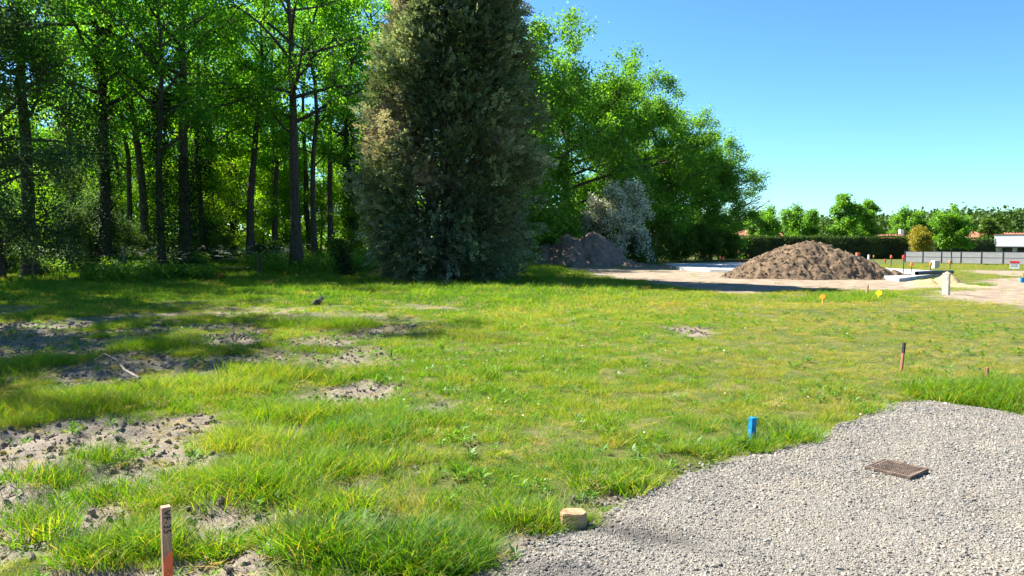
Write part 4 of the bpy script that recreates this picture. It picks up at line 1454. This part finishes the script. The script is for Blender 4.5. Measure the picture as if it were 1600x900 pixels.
# ------------------------------------------------------------------ grey panel fence
def fence():
    p = np.array([X_at(1414, 72), 72.0]); q = np.array([X_at(1600, 62), 62.0])
    d = (q - p) / np.hypot(*(q - p))
    q = p + d * np.hypot(*(q - p)) * 1.35
    L = np.hypot(*(q - p))
    ang = math.atan2(d[1], d[0])
    e = empty("panel_fence", (p[0], p[1], float(base_z(*p))), "grey board panel fence with dark posts in front of the white house", "fence", None, ang)
    H = 1.06
    nb = int(round(L / 1.85)); s = L / nb

    def zl(u):
        a = p + d * u
        return float(base_z(*a)) - float(base_z(*p))
    pm = bd = None
    for i in range(nb + 1):
        z = zl(i * s)
        if pm is None:
            o = MB().box((0, 0, H / 2), (.09, .09, H + .1)).build("post", M['dark_metal'], e, bevel=.006)
            pm = o.data
        else:
            o = link("post", pm, e)
        o.location = (i * s, 0, z)
    for i in range(nb):
        z = (zl(i * s) + zl((i + 1) * s)) / 2
        for k in range(2):
            if bd is None:
                o = MB().box((0, 0, 0), (s - .1, .03, H / 2 - .055)).build("panel", M['fence_grey'], e, bevel=.004)
                bd = o.data
            else:
                o = link("panel", bd, e)
            o.location = (i * s + s / 2, 0, z + .05 + (H / 2 - .02) * (k + .5))
        o = MB().box((0, 0, 0), (s - .092, .045, .03)).build("rail", M['dark_metal'], e)
        o.location = (i * s + s / 2, 0, z + H / 2 + .03)
        o = MB().box((0, 0, 0), (s - .092, .05, .03)).build("rail", M['dark_metal'], e)
        o.location = (i * s + s / 2, 0, z + H + .01)


fence()


# ------------------------------------------------------------------ wire fence in front of the wood
def wire_fence():
    posts = [(52, 433, 394, 0.10, "grey weathered wooden fence post before the stout bare bole"),
             (193, 434, 386, 0.09, "dark thin fence post between the ivy clad boles"),
             (405, 430, 388, 0.13, "dark fence post with a ragged ivy head near the wood")]
    tops = []
    for i, (px, b, t, w, lab) in enumerate(posts):
        x, y, _ = G(px, b)
        z = gz1(x, y)
        h = (b - t) / FPX * y
        e = empty("fence_post", (x, y, z), lab, "fence post", None, .4 * i)
        MB().cyl((0, 0, -.2), (.03, 0, h), w * .6, w * .5, 9).build("shaft", M['oldwood' if i < 2 else 'bark'], e, jitter=.006)
        if i == 2:
            r = np.random.default_rng(3)
            n = 260
            C = r.normal(0, 1, (n, 3)) * np.array([.13, .13, .10]) + np.array([0, 0, h - .02])
            V, F = leaf_quads(C, r.normal(0, 1, (n, 3)), .11, .09, None, .1, r)
            tag(link("ivy", mesh_np("post_ivy", V, F, M['ivy'], {"tint": ('FACE', r.uniform(0, 1, n))}), e), kind="stuff")
        tops.append((x, y, z, h))
    x0, y0, z0, h0 = tops[0]
    tops = [(x0 - 8, y0 + 1, z0, h0)] + tops
    ls = []
    for a, b in zip(tops[:-1], tops[1:]):
        for f in (.3, .62, .92):
            u = np.linspace(0, 1, 9)
            hh = min(a[3], b[3])
            ls.append((np.stack([a[0] + (b[0] - a[0]) * u, a[1] + (b[1] - a[1]) * u - .07, a[2] + (b[2] - a[2]) * u + f * hh - .05 * np.sin(PI * u)], 1), np.full(9, .006)))
    V, F = tubes(ls, 4)
    tag(link("fence_wire", mesh_np("fence_wire", V, F, M['oldwood'])), "slack wires strung between the posts before the wood", "wire", None, "stuff")


wire_fence()


# ------------------------------------------------------------------ houses
def gable_house(px, Y, w, dep, wall, ridge, rz, label, ridge_along=True, chimney=False):
    x = X_at(px, Y)
    e = empty("house", (x, Y, float(base_z(x, Y))), label, "house", None, rz)
    MB().box((0, 0, wall / 2), (w, dep, wall)).build("wall", M['render_wall'], e)
    bm = bmesh.new()
    o = .45
    hw, hd = w / 2 + o, dep / 2 + o
    t = .18
    A = [bm.verts.new(v) for v in ((-hw, -hd, wall - .1), (hw, -hd, wall - .1), (hw, 0, wall + ridge), (-hw, 0, wall + ridge), (-hw, hd, wall - .1), (hw, hd, wall - .1))]
    B = [bm.verts.new((v.co.x, v.co.y, v.co.z - t)) for v in A]
    for f in ((0, 1, 2, 3), (3, 2, 5, 4)):
        bm.faces.new([A[i] for i in f]); bm.faces.new([B[i] for i in f[::-1]])
    for a, b in ((0, 1), (1, 2), (2, 5), (5, 4), (4, 3), (3, 0)):
        bm.faces.new((A[a], B[a], B[b], A[b]))
    bmesh.ops.recalc_face_normals(bm, faces=bm.faces)
    me = bpy.data.meshes.new("roof"); bm.to_mesh(me); bm.free(); me.materials.append(M['tile'])
    rf = link("roof", me, e)
    # rows of barrel tiles running down the near slope
    ls = []
    n = int(w / .45)
    for i in range(n):
        u = -hw + (i + .5) * 2 * hw / n
        for s in (-1, 1):
            ls.append((np.array([[u, s * hd, wall - .08], [u, s * .05, wall + ridge - .02]]), np.array([.12, .12])))
    V, F = tubes(ls, 5)
    tag(link("tile", mesh_np("tile_rows", V, F, M['tile'], smooth_=True), rf), kind="stuff")
    MB().box((0, 0, wall + ridge + .04), (2 * hw, .3, .16)).build("ridge", M['tile'], rf)
    if chimney:
        MB().box((w * .2, 0, wall + ridge + .3), (.6, .5, 1.0)).build("chimney", M['render_wall'], rf)
    for g in (-1, 1):
        b2 = bmesh.new()
        gv = [b2.verts.new((g * (w / 2 - .1 * k), yy, zz)) for k in (0, 1) for yy, zz in ((-dep / 2, wall), (dep / 2, wall), (0, wall + ridge * dep / (dep + 2 * o) - .12))]
        b2.faces.new(gv[:3]); b2.faces.new(gv[5:2:-1])
        for i in range(3):
            b2.faces.new((gv[i], gv[3 + i], gv[3 + (i + 1) % 3], gv[(i + 1) % 3]))
        bmesh.ops.recalc_face_normals(b2, faces=b2.faces)
        m2 = bpy.data.meshes.new("gable"); b2.to_mesh(m2); b2.free(); m2.materials.append(M['render_wall'])
        link("gable", m2, e)
    for u in (-.25, .2):
        fr = MB().box((u * w, -dep / 2 - .02, wall * .55), (1.3, .08, 1.2)).build("window", M['white'], e)
        MB().box((u * w, -dep / 2 - .065, wall * .55), (1.1, .02, 1.0)).build("pane", M['glass'], fr)
    return e


gable_house(1396, 122, 6, 6, 2.3, 1.05, 0.15, "low tiled roof showing over the right end of the long hedge", chimney=True)
gable_house(1522, 113, 4.6, 6, 2.4, 1.3, 0.1, "pale house with an orange tiled roof beside the dark pointed tree")
gable_house(1618, 118, 9, 7, 2.6, .95, -0.05, "orange tiled roof rising behind the flat white house")
gable_house(1172, 118, 8, 6, 2.6, 1.6, 0.2, "tiled house half hidden behind the last oak and the hedge")


def white_house():
    Y = 99
    x0 = X_at(1552, Y); z = float(base_z(x0, Y))
    w, dep, H = 9.5, 7, 3.25
    e = empty("white_house", (x0, Y, z), "flat white rendered house behind the grey fence", "house", None, -0.85)
    zt = Z_at(367, Y) - z
    MB().box((w / 2, dep / 2, 1.45 + (zt - 1.45) / 2), (w, dep, zt - 1.45)).build("wall", M['render_wall'], e)
    MB().box((w / 2 + .02, dep / 2 + .15, .725), (w - .3, dep - .3, 1.45)).build("plinth", M['render_wall'], e)
    MB().box((w / 2, dep / 2, zt + .04), (w + .1, dep + .1, .10)).build("roof", M['tile'], e)
    MB().box((w / 2 - .6, -.05, 1.5), (w + 1.4, .5, .12)).build("canopy", M['dark_metal'], e)
    for u, ww in ((1.5, 1.1), (3.4, 1.5), (5.6, 1.0), (7.6, 1.6)):
        f = MB().box((u, .13, .72), (ww, .1, 1.3)).build("window", M['dark_metal'], e)
        MB().box((u, .07, .72), (ww - .16, .03, 1.14)).build("pane", M['glass'], f)
    MB().box((-1.15, -.1, .71), (.12, .12, 1.43)).build("column", M['dark_metal'], e)


white_house()


# ------------------------------------------------------------------ branch and root stub lying in the grass
def fallen_branch():
    pts = [(147, 578), (165, 580), (183, 583), (195, 590), (205, 598), (219, 611)]
    P = []
    for i, p in enumerate(pts):
        x, y, _ = G(*p)
        P.append((x, y, gz1(x, y) + .16 + .03 * math.sin(i * 1.3)))
    V, F = tubes([(np.array(P), np.array([.006, .011, .013, .014, .015, .012]))], 7)
    e = link("fallen_branch", mesh_np("fallen_branch", V, F, M['bark_pale'], smooth_=True))
    tag(e, "thin bare bent branch lying in the shaded grass", "branch")


fallen_branch()


def root_stub():
    x, y, _ = G(497, 478)
    e = empty("root_stub", (x, y, gz1(x, y)), "small dark splintered root stub sticking out of the grass", "root stub")
    r = np.random.default_rng(2)
    ls = [(np.array([[-.14, 0, -.03], [-.02, 0, .10], [.07, .02, .13]]), np.array([.07, .09, .05]))]
    for i in range(6):
        a = r.uniform(-.6, .9)
        ls.append((np.array([[.02, 0, .08], [.10 + .05 * i / 6, r.normal(0, .05), .17], [.05 + .2 * a, r.normal(0, .08), r.uniform(.22, .34)]]), np.array([.03, .02, .006])))
    V, F = tubes(ls[:1], 8)
    link("stub", mesh_np("stub", V, F, M['bark'], smooth_=True), e)
    V, F = tubes(ls[1:], 5)
    tag(link("splinters", mesh_np("splinters", V, F, M['bark_pale']), e), kind="stuff")


root_stub()


# ------------------------------------------------------------------ grass
def grass():
    r = np.random.default_rng(77)
    src = [
        tuft_mesh("fine_tuft", [blades(70, .13, .05, .115, .0048, .55, 1, 3, .5)], M['grass']),
        tuft_mesh("fine_tuft_b", [blades(64, .14, .035, .085, .005, .5, 2, 3, .6)], M['grass']),
        tuft_mesh("short_turf", [blades(60, .15, .018, .05, .006, .4, 3, 2, .8)], M['grass']),
        tuft_mesh("long_tuft", [blades(90, .17, .08, .22, .0048, .6, 4, 4, .6)], M['grass']),
        tuft_mesh("broad_clump", [blades(50, .14, .09, .22, .009, .6, 5, 4, .7)], M['grass']),
        tuft_mesh("stalk", [blades(10, .12, .12, .26, .0026, .35, 6, 3, .3)], M['grass']),
        tuft_mesh("far_tuft", [blades(70, .30, .04, .11, .013, .5, 7, 2, .7)], M['grass']),
        tuft_mesh("far_long", [blades(60, .28, .12, .28, .013, .6, 8, 3, .5)], M['grass']),
    ]
    P, idx, scl, tint = [], [], [], []

    def add(x, y, i, s, t):
        P.append(np.stack([x, y], 1)); idx.append(np.broadcast_to(i, len(x))); scl.append(np.broadcast_to(s, len(x))); tint.append(t)

    def rgt_(x, y):
        return smooth(0.05, 0.5, x / y) * smooth(6.0, 10, y)

    def field(d0, d1, dens):
        A = (0.82 + 1.1) * (d1 ** 2 - d0 ** 2) / 2
        n = int(A * dens)
        y = np.sqrt(r.uniform(d0 ** 2, d1 ** 2, n))
        x = y * r.uniform(-0.82, 1.1, n)
        return x, y
    for d0, d1, dens, far in ((2.2, 6, 420, 0), (6, 10, 270, 0), (10, 17, 140, 0), (17, 28, 40, 1), (28, 62, 12, 1)):
        x, y = field(d0, d1, dens)
        sand, soil = masks(x, y)
        dd = sdist(DRIVE, x + (fbm(x, y, .4, 3, 3) - .5) * .3, y)
        heap_ = (((x - HX) / 4.6) ** 2 + ((y - HY) / 4) ** 2) < 1
        p = (1 - 0.93 * np.clip(soil * 1.15, 0, 1)) * (1 - 0.985 * sand) * (dd < 0.02) * ~heap_
        p *= (0.22 + 0.78 * smooth(.40, .56, fbm(x, y, .32, 3, 31))) * (1 - .35 * rgt_(x, y))
        k = r.uniform(0, 1, len(x)) < p
        x, y, soil, dd = x[k], y[k], soil[k], dd[k]
        soil_b = np.maximum.reduce([soil, masks(x, y + .12 + .03 * y)[1], masks(x + .1, y + .05 + .015 * y)[1], masks(x - .1, y)[1]])
        u = fbm(x, y, 2.2, 4, 51); v = fbm(x, y, 0.8, 3, 53)
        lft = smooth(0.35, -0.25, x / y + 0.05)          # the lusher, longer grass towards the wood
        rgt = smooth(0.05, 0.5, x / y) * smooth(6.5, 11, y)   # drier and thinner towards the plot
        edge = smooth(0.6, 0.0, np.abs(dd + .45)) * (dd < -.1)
        pl = np.clip(0.03 + 0.5 * lft * smooth(.48, .62, v) + 0.12 * edge, 0, .8)
        ps = np.clip(0.28 + 0.3 * rgt - .12 * lft, .1, .8)
        q = r.uniform(0, 1, len(x))
        if far:
            i = np.where(q < 0.25 * pl + .03 + .3 * lft * smooth(22, 30, y), 7, 6)
            s = r.uniform(.5, .95, len(x)) * (1 - .35 * rgt) * (1 + 0.02 * (y - 17)) * (1 - .4 * np.clip(soil_b * 1.4, 0, 1))
        else:
            i = np.where(q < pl * .55, 3, np.where(q < pl * .7, 4, np.where(q < pl * .7 + ps, 2, np.where(r.uniform(0, 1, len(x)) < .5, 0, 1))))
            i = np.where(r.uniform(0, 1, len(x)) < .035, 5, i)
            s = r.uniform(.3, .8, len(x)) * (1 + .18 * lft) * (.78 + .22 * smooth(4.5, 8, y)) * (1 - .25 * rgt) * (1 + 0.015 * y) * (1 - .45 * np.clip(soil_b * 1.4, 0, 1))
        dry = np.exp(-((x - G(1300, 640)[0]) / 1.1) ** 2 - ((y - G(1300, 640)[1]) / .6) ** 2)
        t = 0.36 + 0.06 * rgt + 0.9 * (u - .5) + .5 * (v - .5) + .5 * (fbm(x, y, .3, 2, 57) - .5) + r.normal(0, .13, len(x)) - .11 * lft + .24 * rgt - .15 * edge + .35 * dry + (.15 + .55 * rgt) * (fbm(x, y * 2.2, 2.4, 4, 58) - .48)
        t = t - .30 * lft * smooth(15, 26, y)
        t = np.where(i == 5, r.uniform(.7, 1, len(x)), t)
        t = np.where((i == 4), t - .2, t)
        t = np.where(r.uniform(0, 1, len(x)) < .06 + .12 * rgt + .3 * dry, r.uniform(.75, 1, len(x)), t)
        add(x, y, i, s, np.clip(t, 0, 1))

    # the lush dark clumps seen one by one in the photograph
    def clump(px, py, rx, ry, n, i, t, s=1.0):
        c = G(px, py)
        a = r.uniform(0, 6.28, n); q = np.sqrt(r.uniform(0, 1, n))
        add(c[0] + np.cos(a) * q * rx, c[1] + np.sin(a) * q * ry, r.choice(i, n), r.uniform(.8, 1.25, n) * s, np.clip(t + r.normal(0, .08, n), 0, 1))
    clump(610, 868, .46, .2, 100, [4, 3], .02, .82)
    clump(690, 885, .25, .13, 24, [4, 3], .08, .75)
    clump(490, 860, .2, .1, 18, [4], .25, .9)
    clump(520, 800, .25, .12, 16, [4, 3], .35, .8)
    clump(245, 850, .2, .14, 26, [3, 4], .3, .75)
    clump(150, 870, .2, .1, 20, [3, 4], .2, .7)
    clump(70, 830, .12, .06, 6, [4], .35, .9)
    clump(240, 790, .1, .07, 8, [3], .3, .7)
    clump(330, 755, .3, .15, 26, [3], .35, .85)
    clump(400, 770, .35, .2, 30, [3], .25, .9)
    clump(520, 740, .3, .2, 26, [3], .35, 1.)
    clump(560, 690, .3, .15, 30, [3], .12, 1.)
    clump(660, 660, .5, .2, 30, [3], .2, .9)
    clump(380, 700, .4, .2, 30, [3], .5, .85)
    clump(470, 650, .4, .2, 30, [3], .3, 1.0)
    clump(160, 770, .2, .1, 12, [3, 4], .1, .8)
    clump(60, 745, .25, .12, 14, [3, 4], .1, .8)
    clump(150, 720, .2, .1, 10, [3], .1, .8)
    clump(60, 800, .2, .1, 10, [3], .15, .8)
    clump(330, 855, .1, .08, 10, [4], .3, .7)
    clump(400, 835, .12, .08, 10, [4], .35, .6)
    clump(345, 610, .5, .3, 36, [3], .5, .9)
    clump(270, 605, .5, .3, 30, [3], .45, .9)
    clump(200, 632, .4, .2, 24, [3], .3, .85)
    clump(430, 590, .5, .3, 36, [3], .5, 1.1)
    clump(100, 620, .4, .2, 20, [3], .2, .8)
    clump(250, 545, .6, .35, 40, [3], .15, 1.2)
    clump(500, 510, 1.2, .5, 60, [3], .25, 1.2)
    clump(1540, 620, .75, .35, 110, [4, 3], .22, .9)
    clump(1600, 630, .5, .3, 60, [4, 3], .2, .9)
    clump(1470, 615, .3, .15, 30, [4], .25, .8)
    clump(1100, 706, .3, .1, 24, [4], .28, .5)
    clump(1195, 697, .3, .1, 34, [4], .22, .6)
    clump(1240, 685, .2, .1, 22, [4], .22, .75)
    clump(980, 760, .35, .12, 34, [4], .32, .65)
    clump(850, 815, .3, .12, 30, [4, 3], .35, .65)
    clump(1380, 640, .4, .15, 24, [4], .3, .7)
    clump(1300, 470, 1.4, .7, 40, [7], .3, .8)
    clump(1345, 463, 1.6, .7, 40, [7], .3, .8)
    clump(1530, 446, .5, .3, 12, [7], .3, .7)
    P = np.vstack(P); idx = np.concatenate(idx); scl = np.concatenate(scl); tint = np.concatenate(tint)
    ok = sdist(DRIVE, P[:, 0] + (fbm(P[:, 0], P[:, 1], .3, 3, 87) - .5) * .3, P[:, 1]) < 0.0
    P, idx, scl, tint = P[ok], idx[ok], scl[ok], tint[ok]
    n = len(P)
    z = gz(P[:, 0], P[:, 1])
    rot = np.stack([r.normal(0, .12, n), r.normal(0, .12, n), r.uniform(0, 6.28, n)], 1)
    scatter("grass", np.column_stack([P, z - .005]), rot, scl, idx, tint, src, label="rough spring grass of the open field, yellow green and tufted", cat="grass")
    print("grass tufts", n)


grass()


# ------------------------------------------------------------------ gravel stones and earth clods
def stone_mesh(name, seed, mat_):
    r = random.Random(seed)
    bm = bmesh.new()
    bmesh.ops.create_icosphere(bm, subdivisions=2 if 'clod' in name else 1, radius=1)
    for v in bm.verts:
        v.co *= r.uniform(.7, 1.15) if 'clod' in name else r.uniform(.65, 1.15)
        v.co.z *= .65; v.co.x *= 1.15
    me = bpy.data.meshes.new(name); bm.to_mesh(me); bm.free()
    me.materials.append(mat_)
    return me


def gravel():
    r = np.random.default_rng(3)
    n = 330000
    y = np.sqrt(r.uniform(2.3 ** 2, 8.0 ** 2, n)); x = y * r.uniform(-.2, .78, n)
    d = sdist(DRIVE, x + (fbm(x, y, .35, 3, 71) - .5) * .16, y + (fbm(x, y, .35, 3, 72) - .5) * .16)
    keep = (d > -0.03) | ((d > -0.3) & (r.uniform(0, 1, n) < .35 * np.exp(d / .10)))
    x, y, d = x[keep], y[keep], d[keep]
    n = len(x)
    z = np.where(d > -.03, drive_z(x, y), gz(x, y))
    s = (0.0028 + 0.0085 * r.uniform(0, 1, n) ** 4.5) * (.75 + .6 * fbm(x, y, .7, 3, 81))
    s *= 1 + .45 * smooth(.25, 0, d)
    dark = np.maximum(dark_patch(x, y), .7 * np.exp(-((x - .18) / .3) ** 2 - ((y - 3.6) / .12) ** 2))  # stones take a darker tint in the same two patches
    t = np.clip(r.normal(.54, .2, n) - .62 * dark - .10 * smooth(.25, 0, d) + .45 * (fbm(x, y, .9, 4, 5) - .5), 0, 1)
    t = np.where(r.uniform(0, 1, n) < .12, r.uniform(0, 1, n) ** 1.5, t)
    s = np.where(r.uniform(0, 1, n) < .004, r.uniform(.010, .02, n), s)
    src = [stone_mesh("gravel_stone", i, M['gravel']) for i in range(5)]
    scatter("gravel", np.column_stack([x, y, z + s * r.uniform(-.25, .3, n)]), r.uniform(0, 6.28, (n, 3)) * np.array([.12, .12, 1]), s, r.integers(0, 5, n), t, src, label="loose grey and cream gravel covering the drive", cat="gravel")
    print("gravel", n)


gravel()


def clods():
    r = np.random.default_rng(9)
    n = 90000
    y = np.sqrt(r.uniform(2.6 ** 2, 15 ** 2, n)); x = y * r.uniform(-.76, .6, n)
    sand, soil = masks(x, y)
    k = (r.uniform(0, 1, n) < soil * .8) & (sdist(DRIVE, x, y) < 0)
    x, y = x[k], y[k]
    n = len(x)
    m, nt, out = mat("soil_clod")
    b = N(nt, "ShaderNodeBsdfPrincipled", Roughness=.97)
    b.inputs["Specular IOR Level"].default_value = .1
    c = ramp(nt, attr(nt, "itint", 'INSTANCER'), [(0, (.06, .047, .038)), (.5, (.15, .122, .094)), (1, (.28, .235, .185))])
    nt.links.new(mixc(nt, .35, c, ramp(nt, noise(nt, 3), [(.3, (.06, .048, .036)), (.7, (.24, .2, .16))])), b.inputs["Base Color"])
    nt.links.new(b.outputs[0], out.inputs[0])
    src = [stone_mesh("soil_clod", 40 + i, m) for i in range(5)]
    s = 0.004 + .026 * r.uniform(0, 1, n) ** 6
    scatter("soil_clods", np.column_stack([x, y, gz(x, y) + s * .2]), r.uniform(0, 6.28, (n, 3)), s, r.integers(0, 5, n), np.clip(r.normal(.62, .22, n), 0, 1), src, label="crumbled grey brown soil clods on the bare ground", cat="soil")


clods()


# ------------------------------------------------------------------ broad leaved weeds and dry litter
def weeds():
    r = np.random.default_rng(16)
    src = []
    for sd_ in (1, 2, 3):
        q = np.random.default_rng(sd_ + 20)
        n = 26
        a = q.uniform(0, 6.28, n); z = q.uniform(0, .07, n)
        C = np.stack([np.cos(a) * .02, np.sin(a) * .02, z], 1)
        if sd_ == 3:
            C += q.normal(0, .06, (n, 3)) * np.array([1, 1, .3]); C[:, 2] = np.abs(C[:, 2])
        V, F = leaf_quads(C, np.stack([np.cos(a), np.sin(a), q.uniform(.1, .9, n)], 1), q.uniform(.04, .10, n) * (.5 if sd_ == 3 else 1), q.uniform(.014, .026, n), np.tile([0, 0, 1.], (n, 1)), .1, q)
        src.append(mesh_np("weed_rosette", V, F, M['weed'], {"tint": ('FACE', q.uniform(0, 1, n))}))
    n = 5200
    y = np.sqrt(r.uniform(2.6 ** 2, 17 ** 2, n)); x = y * r.uniform(-.75, .72, n)
    k = (sdist(DRIVE, x, y) < .03) & (fbm(x, y, .7, 3, 91) > .5)
    x, y = x[k], y[k]; n = len(x)
    scatter("weeds", np.column_stack([x, y, gz(x, y) + .01]), np.column_stack([r.normal(0, .2, n), r.normal(0, .2, n), r.uniform(0, 6.28, n)]), r.uniform(.25, .75, n), r.integers(0, 3, n), r.uniform(0, 1, n), src, label="small broad leaved weeds growing low among the field grass", cat="weeds")
    src = []
    for sd_ in (1, 2):
        q = np.random.default_rng(sd_ + 30)
        n = 40
        a = q.uniform(0, 6.28, n)
        C = q.normal(0, .09, (n, 3)) * np.array([1, 1, .12]) + np.array([0, 0, .02])
        V, F = leaf_quads(C, np.stack([np.cos(a), np.sin(a), q.normal(0, .18, n)], 1), q.uniform(.05, .16, n), .0045, np.tile([0, 0, 1.], (n, 1)), .02, q)
        src.append(mesh_np("dry_litter", V, F, M['grass'], {"tint": ('FACE', q.uniform(.7, 1, n))}))
    n = 6500
    y = np.sqrt(r.uniform(2.6 ** 2, 20 ** 2, n)); x = y * r.uniform(-.75, .75, n)
    k = (sdist(DRIVE, x, y) < 0) & (r.uniform(0, 1, n) < .25 + .75 * smooth(.48, .6, fbm(x, y, .9, 3, 93)))
    x, y = x[k], y[k]; n = len(x)
    scatter("dry_litter", np.column_stack([x, y, gz(x, y) + r.uniform(.0, .05, n)]), np.column_stack([r.normal(0, .2, n), r.normal(0, .2, n), r.uniform(0, 6.28, n)]), r.uniform(.35, .85, n), r.integers(0, 2, n), r.uniform(.75, 1, n), src, label="dead straw coloured grass lying matted between the green tufts", cat="dry grass")


weeds()


# ------------------------------------------------------------------ daisies in the turf
def daisies():
    r = np.random.default_rng(6)
    q = np.random.default_rng(7)
    C = np.zeros((14, 3)); a = np.linspace(0, 2 * PI, 14, endpoint=False)
    C[:, 2] = .12
    V, F = leaf_quads(C, np.stack([np.cos(a), np.sin(a), np.full(14, .25)], 1), .018, .008, np.tile([0, 0, 1.], (14, 1)), .02, q)
    src = [mesh_np("daisy_head", V, F, M['blossom'], {"tint": ('FACE', np.ones(14))})]
    n = 420
    y = np.sqrt(r.uniform(4 ** 2, 22 ** 2, n)); x = y * r.uniform(-.6, .55, n)
    sand, soil = masks(x, y)
    k = (soil < .4) & (sdist(DRIVE, x, y) < 0) & (fbm(x, y, 1.2, 2, 77) > .5)
    x, y = x[k], y[k]; n = len(x)
    scatter("daisies", np.column_stack([x, y, gz(x, y)]), r.normal(0, .3, (n, 3)), r.uniform(.35, .8, n), np.zeros(n, int), np.ones(n), src, label="tiny white flowers scattered through the field grass", cat="wild flowers")


daisies()


def mound_clods():
    o = [o for o in bpy.data.objects if o.name.startswith("earth_mound")][0]
    me = o.data
    co = np.zeros(len(me.vertices) * 3); me.vertices.foreach_get("co", co); co = co.reshape(-1, 3)
    r = np.random.default_rng(19)
    up = co[co[:, 2] > .03]
    w = np.exp(-up[:, 2] * .9) + .25
    n = 2600
    P = up[r.choice(len(up), n, p=w / w.sum())] + np.array(o.location)
    src = [stone_mesh("soil_clod", 60 + i, M['mound']) for i in range(5)]
    s = .014 + .06 * r.uniform(0, 1, n) ** 5
    scatter("loose_soil_clods", P, r.uniform(0, 6.28, (n, 3)), s, r.integers(0, 5, n), np.ones(n), src, label="loose earth lumps lying over the slopes of the big mound", cat="soil")


mound_clods()
print("meshes' triangles", sum(sum(len(p.vertices) - 2 for p in m.polygons) if len(m.polygons) < 1 else len(m.loops) - 2 * len(m.polygons) for m in bpy.data.meshes))
